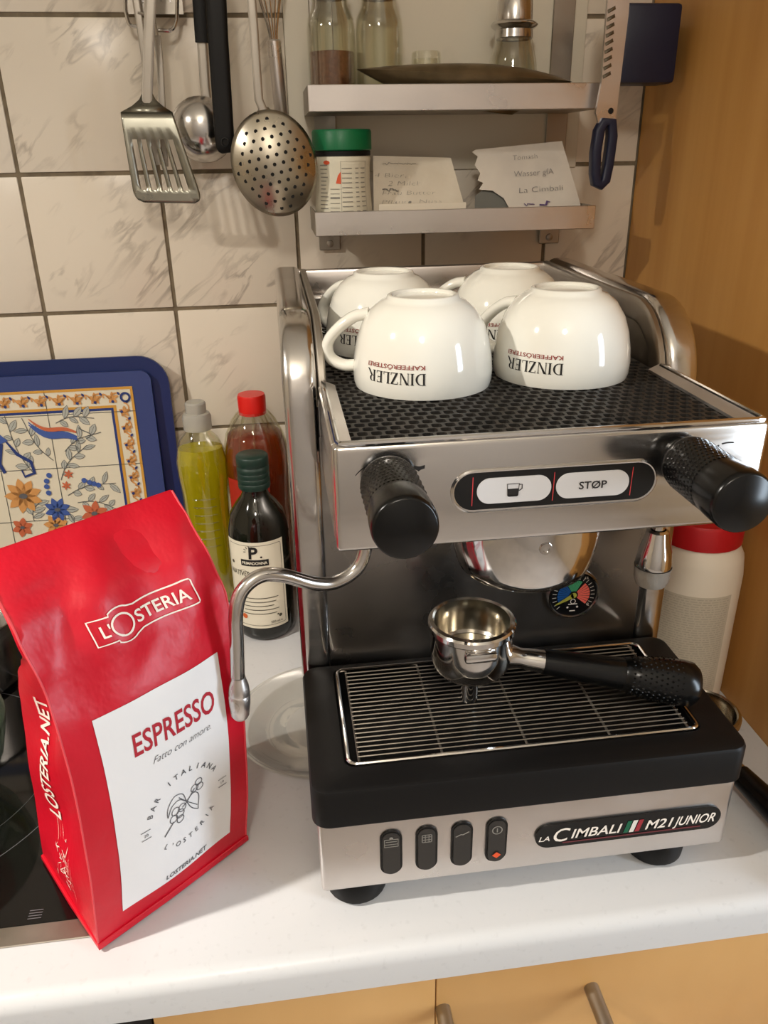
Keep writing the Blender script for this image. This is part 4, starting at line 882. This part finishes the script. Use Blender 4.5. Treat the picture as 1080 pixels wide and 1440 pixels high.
# notes
def sheet(name, label, corners, y, m, bend=.006, lean=.02, outline=None, th=.0005):
    tl, tr_, br, bl = [px(*p, y) for p in corners]
    zb = min(bl.z, br.z); zfloor = SH2 + .0003
    def S(u, v): p = (bl * (1 - u) + br * u) * (1 - v) + (tl * (1 - u) + tr_ * u) * v; return Vector((p.x, p.y + lean * v + bend * math.sin(PI * u) * (v - .3), p.z))
    mb = MB(); n = 14
    if outline:
        mb.add([S(u, v) for u, v in outline] + [S(u, v) + Vector((0, th, 0)) for u, v in outline], [tuple(range(len(outline))), tuple(range(2 * len(outline) - 1, len(outline) - 1, -1))] + [(i, (i + 1) % len(outline), len(outline) + (i + 1) % len(outline), len(outline) + i) for i in range(len(outline))])
    else:
        mb.grid(S, n, 8); mb.grid(lambda u, v: S(1 - u, v) + Vector((0, th, 0)), n, 8)
    base = Vector(((bl.x + br.x) / 2, y, zb))
    o = solid(name, mb, m, label, 'paper', base)
    return o, lambda u, v, e=.0012: S(u, v) - Vector((0, e, 0))
o, nf = sheet('shopping_note', 'curled handwritten shopping note leaning behind the stock jar on lower shelf', ((528, 219), (640, 222), (657, 304), (526, 308)), -.070, PAPER, .008, .022)
d = D2(); w_ = .010
for k, (tx, u, v, h_) in enumerate((('4 Bier,', .20, .66, .075), ('2 Milch', .36, .53, .075), ('Frau Butter', .40, .38, .070), ('Pflaum. Nuss', .42, .24, .065))): d.text(tx, u, v, h_, .25, -.03, width=.055 * len(tx))
squiggle(d, .12, .55, .88, .02, .007, 3); squiggle(d, .10, .30, .46, .025, .02, 5); squiggle(d, .40, .62, .14, .02, .007, 6)
decal('handwriting', d, lambda u, v: nf(u, v), INKL, o, mx=.06)
solid('white_card', MB().box(px(533, 290, -.0945).x, px(655, 290, -.0945).x, -.0955, -.0945, SH2 + .0003, .4745), mat('white_card', (232, 222, 204), .6), 'plain white card standing in front of the shopping note', 'card', (.44, -.095, SH2 + .0003))
tear = [(.10, .0), (.30, .0), (.33, .12), (.29, .30), (.20, .42), (.08, .44), (.12, .52), (.07, .55), (.10, .66), (.03, .76), (.06, .90), (.00, .97), (.05, 1.0), (1, 1), (1, 0), (.34, 0)]
tear = [(.32, .0), (.345, .12), (.30, .28), (.20, .40), (.07, .43), (.115, .52), (.06, .56), (.09, .66), (.035, .78), (.07, .90), (.01, .97), (.05, 1.0), (1, 1), (1, 0)]
o2, ef = sheet('torn_envelope', 'torn open white envelope with handwriting at the right end of the lower shelf', ((668, 211), (798, 198), (820, 300), (664, 309)), -.074, mat('envelope_paper', (222, 214, 202), .75, rgb2=(206, 198, 188), scale=(16, 16, 16)), 0, .018, tear)
d = D2().text('Tomash', .56, .80, .075, .12, -.025, width=.26).text('Wasser gfA', .62, .57, .085, .12, -.02, width=.40).text('La Cimbali', .66, .34, .080, .12, -.02, width=.42)
decal('handwriting', d, lambda u, v: ef(u, v), INKG, o2)
d = D2(); squiggle(d, .48, .58, .17, .02, .012, 2); squiggle(d, .62, .74, .175, .03, .022, 8); decal('crossed_out_word', d, lambda u, v: ef(u, v), mat('violet_ink', (96, 74, 120), .7), o2)
flap = MB(); e0 = [ef(u, v, -.0040) for u, v in ((.04, .34), (.03, .02), (.345, .0), (.36, .14), (.30, .34), (.16, .46))]
flap.add(e0 + [p + Vector((0, .0006, 0)) for p in e0], [tuple(range(6)), tuple(range(11, 5, -1))] + [(i, (i + 1) % 6, 6 + (i + 1) % 6, 6 + i) for i in range(6)])
fo = obj('envelope_lining', flap, mat('envelope_lining', (112, 112, 106), .8), o2)
# grater with blue handle hanging at the right end of the rack
gt = thing('hand_grater', 'narrow steel hand grater with dark blue loop handle hanging from the rack', 'grater', px(848, 262, -.128))
GY = -.128
def pp_(x, y, w=0): q = px(x, y, GY); return Vector((q.x, GY + w, q.z))
pl = [(866, 20), (885, 20), (880, 60), (868, 166), (858, 176), (842, 174), (838, 160), (846, 116), (853, 60)]
pl = [(870, -60), (890, -60), (884, 20), (866, 168), (858, 176), (842, 174), (838, 158), (846, 116), (853, 20), (860, -60)]
obj('steel_blade', MB().prism(pl, lambda u, v, w: pp_(u, v, w), .004), STEELB, gt)
tt = MB()
for k in range(9):
    y = 14 + k * 11.5; xl = 857 - (y - 14) * .075
    tt.add([pp_(xl - 3, y, -.0004), pp_(xl + 8, y - 6, -.0004), pp_(xl + 9, y - 1, -.0004), pp_(xl - 2, y + 5, -.0004), pp_(xl + 3, y, -.0022)], [(0, 1, 4), (1, 2, 4), (2, 3, 4), (3, 0, 4)])
obj('grating_teeth', tt, mat('teeth_metal', (120, 112, 96), .4, .8), gt)  # teeth in one even, darker metal tone than the blade
obj('rivet', MB().lathe([(0, 0), (.0030, 0), (.0026, .001), (0, .0012)], pp_(859, 156), 12, My), DARK, gt)
lp = [(860, 172), (861, 192), (856, 230), (851, 254), (845, 260), (839, 257), (837, 244), (838, 215), (843, 184), (849, 172)]
obj('loop_handle', MB().tube([pp_(*p, .002) for p in lp], 1, sec=[(u * .0066, v * .0050) for u, v in rrect(-1, 1, -1, 1, .5, 3)], closed=True, side=(0, 1, 0)), NAVY, gt, 50)
obj('hanging_hook', MB().tube([pp_(878, -40, .002), Vector((.640, -.118, .7350)), Vector((.640, -.104, .7475)), Vector((.640, -.092, .738))], .0018, 8), STEELD, gt)
# dark blue box in the corner
solid('navy_box', MB().box(.634, .6935, -.106, -.066, .5850, .6560, .004, 2).box(.680, .7085, -.0665, -.050, .600, .640), NAVY, 'dark navy box fixed to the wooden side panel next to the hanging grater', 'box', (.66, -.086, .585))
# ================================================================== HANGING UTENSILS
rl = thing('utensil_rail', 'steel rail with hooks holding the kitchen utensils on the tiled wall', 'rail', (.2, -.03, .79))
obj('rail_bar', MB().tube([(-.10, -.045, .795), (.292, -.045, .795)], .005, 12), STEEL, rl)
for x in (-.08, .28): obj('bracket', MB().tube([(x, -.0005, .795), (x, -.045, .795)], .006, 10), STEEL, rl)
def hook(t, x, y, z):
    obj('hook', MB().tube(smooth([(x, y, z), (x, -.054 if y < -.05 else -.052, .790), (x, -.051, .8005), (x, -.045, .8025), (x, -.038, .799)], 4), .0016, 8), STEELD, t)
UY = -.062
def q(x, y, Y=UY): return px(x, y, Y)
# slotted turner
tn = thing('slotted_turner', 'steel slotted turner hanging on the tiled wall left of the ladle', 'spatula', q(240, 285))
a, b_ = q(207, 130), q(212, 0); topp = b_ + (b_ - a) * .72
obj('shaft', MB().tube([q(207, 146), a, q(209, 60), b_, topp], 1, sec=[(u * .0054, v * .0016) for u, v in rrect(-1, 1, -1, 1, .5, 2)], side=(1, 0, 0)), STEELD, tn)
hook(tn, topp.x, UY, topp.z)
bl_ = MB()
def uv(u, v):                     # blade coordinates (0..1, 0 top .. 1 bottom)
    tl, tr_, br, bl = (170, 158), (243, 158), (287, 286), (191, 284)
    x = (tl[0] * (1 - u) + tr_[0] * u) * (1 - v) + (bl[0] * (1 - u) + br[0] * u) * v; y = (tl[1] * (1 - u) + tr_[1] * u) * (1 - v) + (bl[1] * (1 - u) + br[1] * u) * v
    p = q(x, y); return Vector((p.x, UY - .012 * (1 - v) + .010 * (1 - v) ** 3 - .006 * v * v, p.z))
us = [0, .13]; 
for k in range(5): us += [.13 + k * .158 + .085, .13 + (k + 1) * .158] if k < 4 else [.13 + k * .158 + .085]
us += [1.0]
slots = [(us[i], us[i + 1]) for i in range(1, len(us) - 1, 2)]
vsn = [0, .08, .16, .30, .42, .55, .68, .80, .86, .90, .94, .97, 1.0]
ucs = sorted(set(us + [.04, .96]))
def rnd(u, v):                    # rounded lower corners, hole ends
    uu = u
    if v > .86: k = (v - .86) / .14; ins = .13 * (1 - math.sqrt(max(0, 1 - k * k))); uu = min(max(u, ins), 1 - ins)
    return uv(uu, v)
for i in range(len(ucs) - 1):
    for j in range(len(vsn) - 1):
        mid = (ucs[i] + ucs[i + 1]) / 2
        if any(s0 < mid < s1 for s0, s1 in slots) and .30 <= vsn[j] < .86: continue
        p4 = [rnd(ucs[i], vsn[j]), rnd(ucs[i + 1], vsn[j]), rnd(ucs[i + 1], vsn[j + 1]), rnd(ucs[i], vsn[j + 1])]
        bl_.add(p4, [(0, 3, 2, 1)])
shl = [(201, 118), (200, 130), (196, 140), (186, 149), (170, 158)]; shr = [(213, 118), (214, 130), (219, 140), (229, 149), (243, 158)]
for k in range(4): bl_.add([Vector((q(*p).x, UY - .0002 - .002 * (k_ / 4) ** 2, q(*p).z)) for p, k_ in ((shl[k], k), (shr[k], k), (shr[k + 1], k + 1), (shl[k + 1], k + 1))], [(0, 3, 2, 1)])
bo = obj('blade', bl_, mat('worn_steel', (150, 148, 136), .26, 1, scale=(30, 30, 30), rvary=.12), tn, 50); md = bo.modifiers.new('thick', 'SOLIDIFY'); md.thickness = .0011; md.offset = 0
# wire framed grater behind it
wg = thing('wire_frame_grater', 'flat grater in a bent wire frame hanging behind the slotted turner', 'grater', q(214, 46, -.020))
W_ = -.022
fr = [q(x, y, W_) for x, y in ((176, -110), (176, 0), (178, 22), (184, 36), (202, 39), (203, 55), (214, 60), (216, 47), (224, 43), (240, 43), (247, 33), (249, 10), (249, -110))]
obj('wire_frame', MB().tube(smooth(fr, 4), .0018, 8), STEEL, wg)
g1 = q(181, 20, W_ + .002); g2 = q(245, -110, W_ + .002)
obj('grating_plate', MB().box(g1.x, g2.x, W_ + .001, W_ + .0022, g1.z, g2.z), STEELD, wg)
tt = MB(); 
for i in range(5):
    for j in range(7): tt.box(g1.x + .006 + i * .0090, g1.x + .0075 + i * .0090, W_ - .0004, W_ + .0009, g1.z + .010 + j * .011, g1.z + .015 + j * .011)
o = obj('teeth', tt, STEEL, wg); o['kind'] = 'stuff'
hook(wg, (g1.x + g2.x) / 2, W_, g2.z)
# tongs strips
tg = thing('kitchen_tongs', 'narrow steel tongs hanging flat behind the slotted turner', 'tongs', q(226, 232, -.036))
for pts in (((194, 18), (202, 70), (208, 120), (214, 190), (222, 232)), ((221, 50), (225, 90), (228, 150), (230, 200), (232, 234))):
    P_ = [q(x, y, -.036) for x, y in pts]; 
    obj('arm', MB().tube([P_[0] + (P_[0] - P_[1]) * 2.2] + P_ if pts[0][0] == 194 else P_, 1, sec=[(u * .0036, v * .0009) for u, v in rrect(-1, 1, -1, 1, .5, 2)], side=(1, 0, 0)), STEELD, tg)
p_ = q(205, -60, -.036); hook(tg, .150, -.036, .735)
obj('spring_bow', MB().tube(smooth([q(221, 50, -.036), q(216, 30, -.036), q(206, 22, -.036), q(194, 18, -.036)], 4), .0016, 8), STEELD, tg)
# ladle
ld = thing('soup_ladle', 'steel soup ladle with black grip hanging between turner and black handle', 'ladle', q(278, 215, -.05))
LY = -.034
obj('shaft', MB().tube([q(292, 150, LY), q(288, 120, LY), q(284, 58, LY)], 1, sec=[(u * .0050, v * .0014) for u, v in rrect(-1, 1, -1, 1, .5, 2)], side=(1, 0, 0)), STEELD, ld)
tp = q(277, -60, LY)
obj('grip', MB().tube([q(284, 60, LY), q(280, 0, LY), tp], 1, sec=[(u * .0066, v * .0040) for u, v in rrect(-1, 1, -1, 1, .5, 2)], side=(1, 0, 0)), BLACK, ld)
hook(ld, tp.x, LY, tp.z)
bc_ = q(285, 183, -.040); Rb = .0330
M_ = Matrix.Rotation(math.radians(58), 3, 'X') @ Matrix.Rotation(PI, 3, 'X')
obj('bowl', MB().lathe([(0, -Rb * .78), (Rb * .35, -Rb * .73), (Rb * .68, -Rb * .54), (Rb * .9, -Rb * .28), (Rb, 0), (Rb * .97, .0005), (Rb * .87, -Rb * .26), (Rb * .65, -Rb * .5), (Rb * .33, -Rb * .69), (0, -Rb * .74)], bc_, 36, Matrix.Rotation(math.radians(-75), 3, 'X') @ Matrix.Rotation(0, 3, 'X')), STEEL, ld, 60)
# black handled tool
bh = thing('black_handled_tool', 'kitchen tool hanging upside down with a long black plastic handle and eyelet', 'utensil', q(316, 213))
BY = -.082
ln = [(317, 206, 13.5), (315.5, 190, 14), (311, 120, 14), (306.5, 50, 14), (303, -20, 14), (300, -70, 12)]
P_ = [q(x, y, BY) for x, y, w in ln]
sec = [(u, v * .55) for u, v in rrect(-1, 1, -1, 1, .55, 4)]
hd = obj('handle', MB().tube([P_[0] + Vector((.0004, 0, -.0062)), P_[0] + Vector((.0002, 0, -.0045))] + P_, [.0045, .0075, .0095, .0097, .0097, .0097, .0097, .0085], sec=sec, side=(1, 0, 0)), BLACK, bh, 50)
ey = q(317, 200, BY)
obj('eyelet', MB().lathe([(.0044, 0), (.0044, .0062), (.0036, .0068), (.0030, .0060), (.0030, .0030), (0, .0030)], ey, 18, My), mat('eyelet_black', (38, 38, 38), .25), hd)
obj('steel_head', MB().tube([P_[-1], P_[-1] + Vector((-.002, 0, .03)), P_[-1] + Vector((-.004, 0, .065))], [.005, .004, .006], 10), STEELD, bh)
hook(bh, P_[-1].x - .004, BY, P_[-1].z + .06)
# skimmer
sk = thing('perforated_skimmer', 'round steel skimmer spoon with small holes hanging next to the shelf rack', 'skimmer', q(395, 300, -.07))
SY = -.098
P_ = [q(372, 160, SY), q(364, 140, SY), q(361, 100, SY), q(357, 40, SY), q(353, -10, SY), q(349, -70, SY)]
obj('shaft', MB().tube(P_, 1, sec=[(u * .0043, v * .0014) for u, v in rrect(-1, 1, -1, 1, .5, 2)], side=(1, 0, 0)), STEELD, sk)
hook(sk, P_[-1].x, SY, P_[-1].z)
cc = q(386, 231, SY); ax_a = math.radians(-62)
def bowlpt(a, r):
    ex, ez = .0430 * r * math.cos(a), .0500 * r * math.sin(a); tl_ = .22
    return Vector((cc.x + ex * math.cos(tl_) - ez * math.sin(tl_), SY - .002 - .014 * (1 - r * r), cc.z + ez * math.cos(tl_) + ex * math.sin(tl_)))
bw = MB().grid(lambda u, v: bowlpt(2 * PI * u, v), 48, 12)
bw.add([P_[0] + Vector((-.006, 0, .004)), P_[0] + Vector((.004, 0, .006)), q(398, 172, SY), q(352, 182, SY)], [(0, 1, 2, 3)])
so = obj('bowl', bw, mat('worn_steel_light', (176, 168, 152), .24, 1, scale=(30, 30, 30), rvary=.14), sk, 60); md = so.modifiers.new('thick', 'SOLIDIFY'); md.thickness = .0009; md.offset = 0
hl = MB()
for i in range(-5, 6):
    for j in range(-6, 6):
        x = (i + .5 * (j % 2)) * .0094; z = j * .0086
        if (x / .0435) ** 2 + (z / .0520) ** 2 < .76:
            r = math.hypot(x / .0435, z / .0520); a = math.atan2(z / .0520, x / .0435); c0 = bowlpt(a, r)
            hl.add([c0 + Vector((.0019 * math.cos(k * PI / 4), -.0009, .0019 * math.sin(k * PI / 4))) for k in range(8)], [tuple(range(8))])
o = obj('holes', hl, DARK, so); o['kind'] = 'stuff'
# whisk
wk = thing('wire_whisk', 'steel wire whisk hanging with its tube handle down behind the skimmer', 'whisk', q(394, 172, -.040))
WY = -.034
h0, h1 = q(385, 56, WY), q(397, 176, WY)
obj('tube_handle', MB().tube([h1, h1 + (h0 - h1) * .03, h0 - (h0 - h1) * .02, h0], [.0060, .0072, .0072, .0060], 18), STEELB, wk)
up_ = (h0 - h1).normalized()
for k in range(6):
    a = PI * k / 6; sd = Vector((math.cos(a), .55 * math.sin(a), 0))
    for s in (-1, 1):
        L = [h0 + sd * s * r + up_ * z for r, z in ((.003, -.006), (.005, .012), (.013, .045), (.020, .080), (.021, .100), (.012, .125), (0, .134))]
        obj('wire', MB().tube(smooth(L, 3), .0008, 5), STEEL, wk)
hook(wk, h0.x + up_.x * .134, h0.y, h0.z + .13)
bpy.context.view_layer.update()
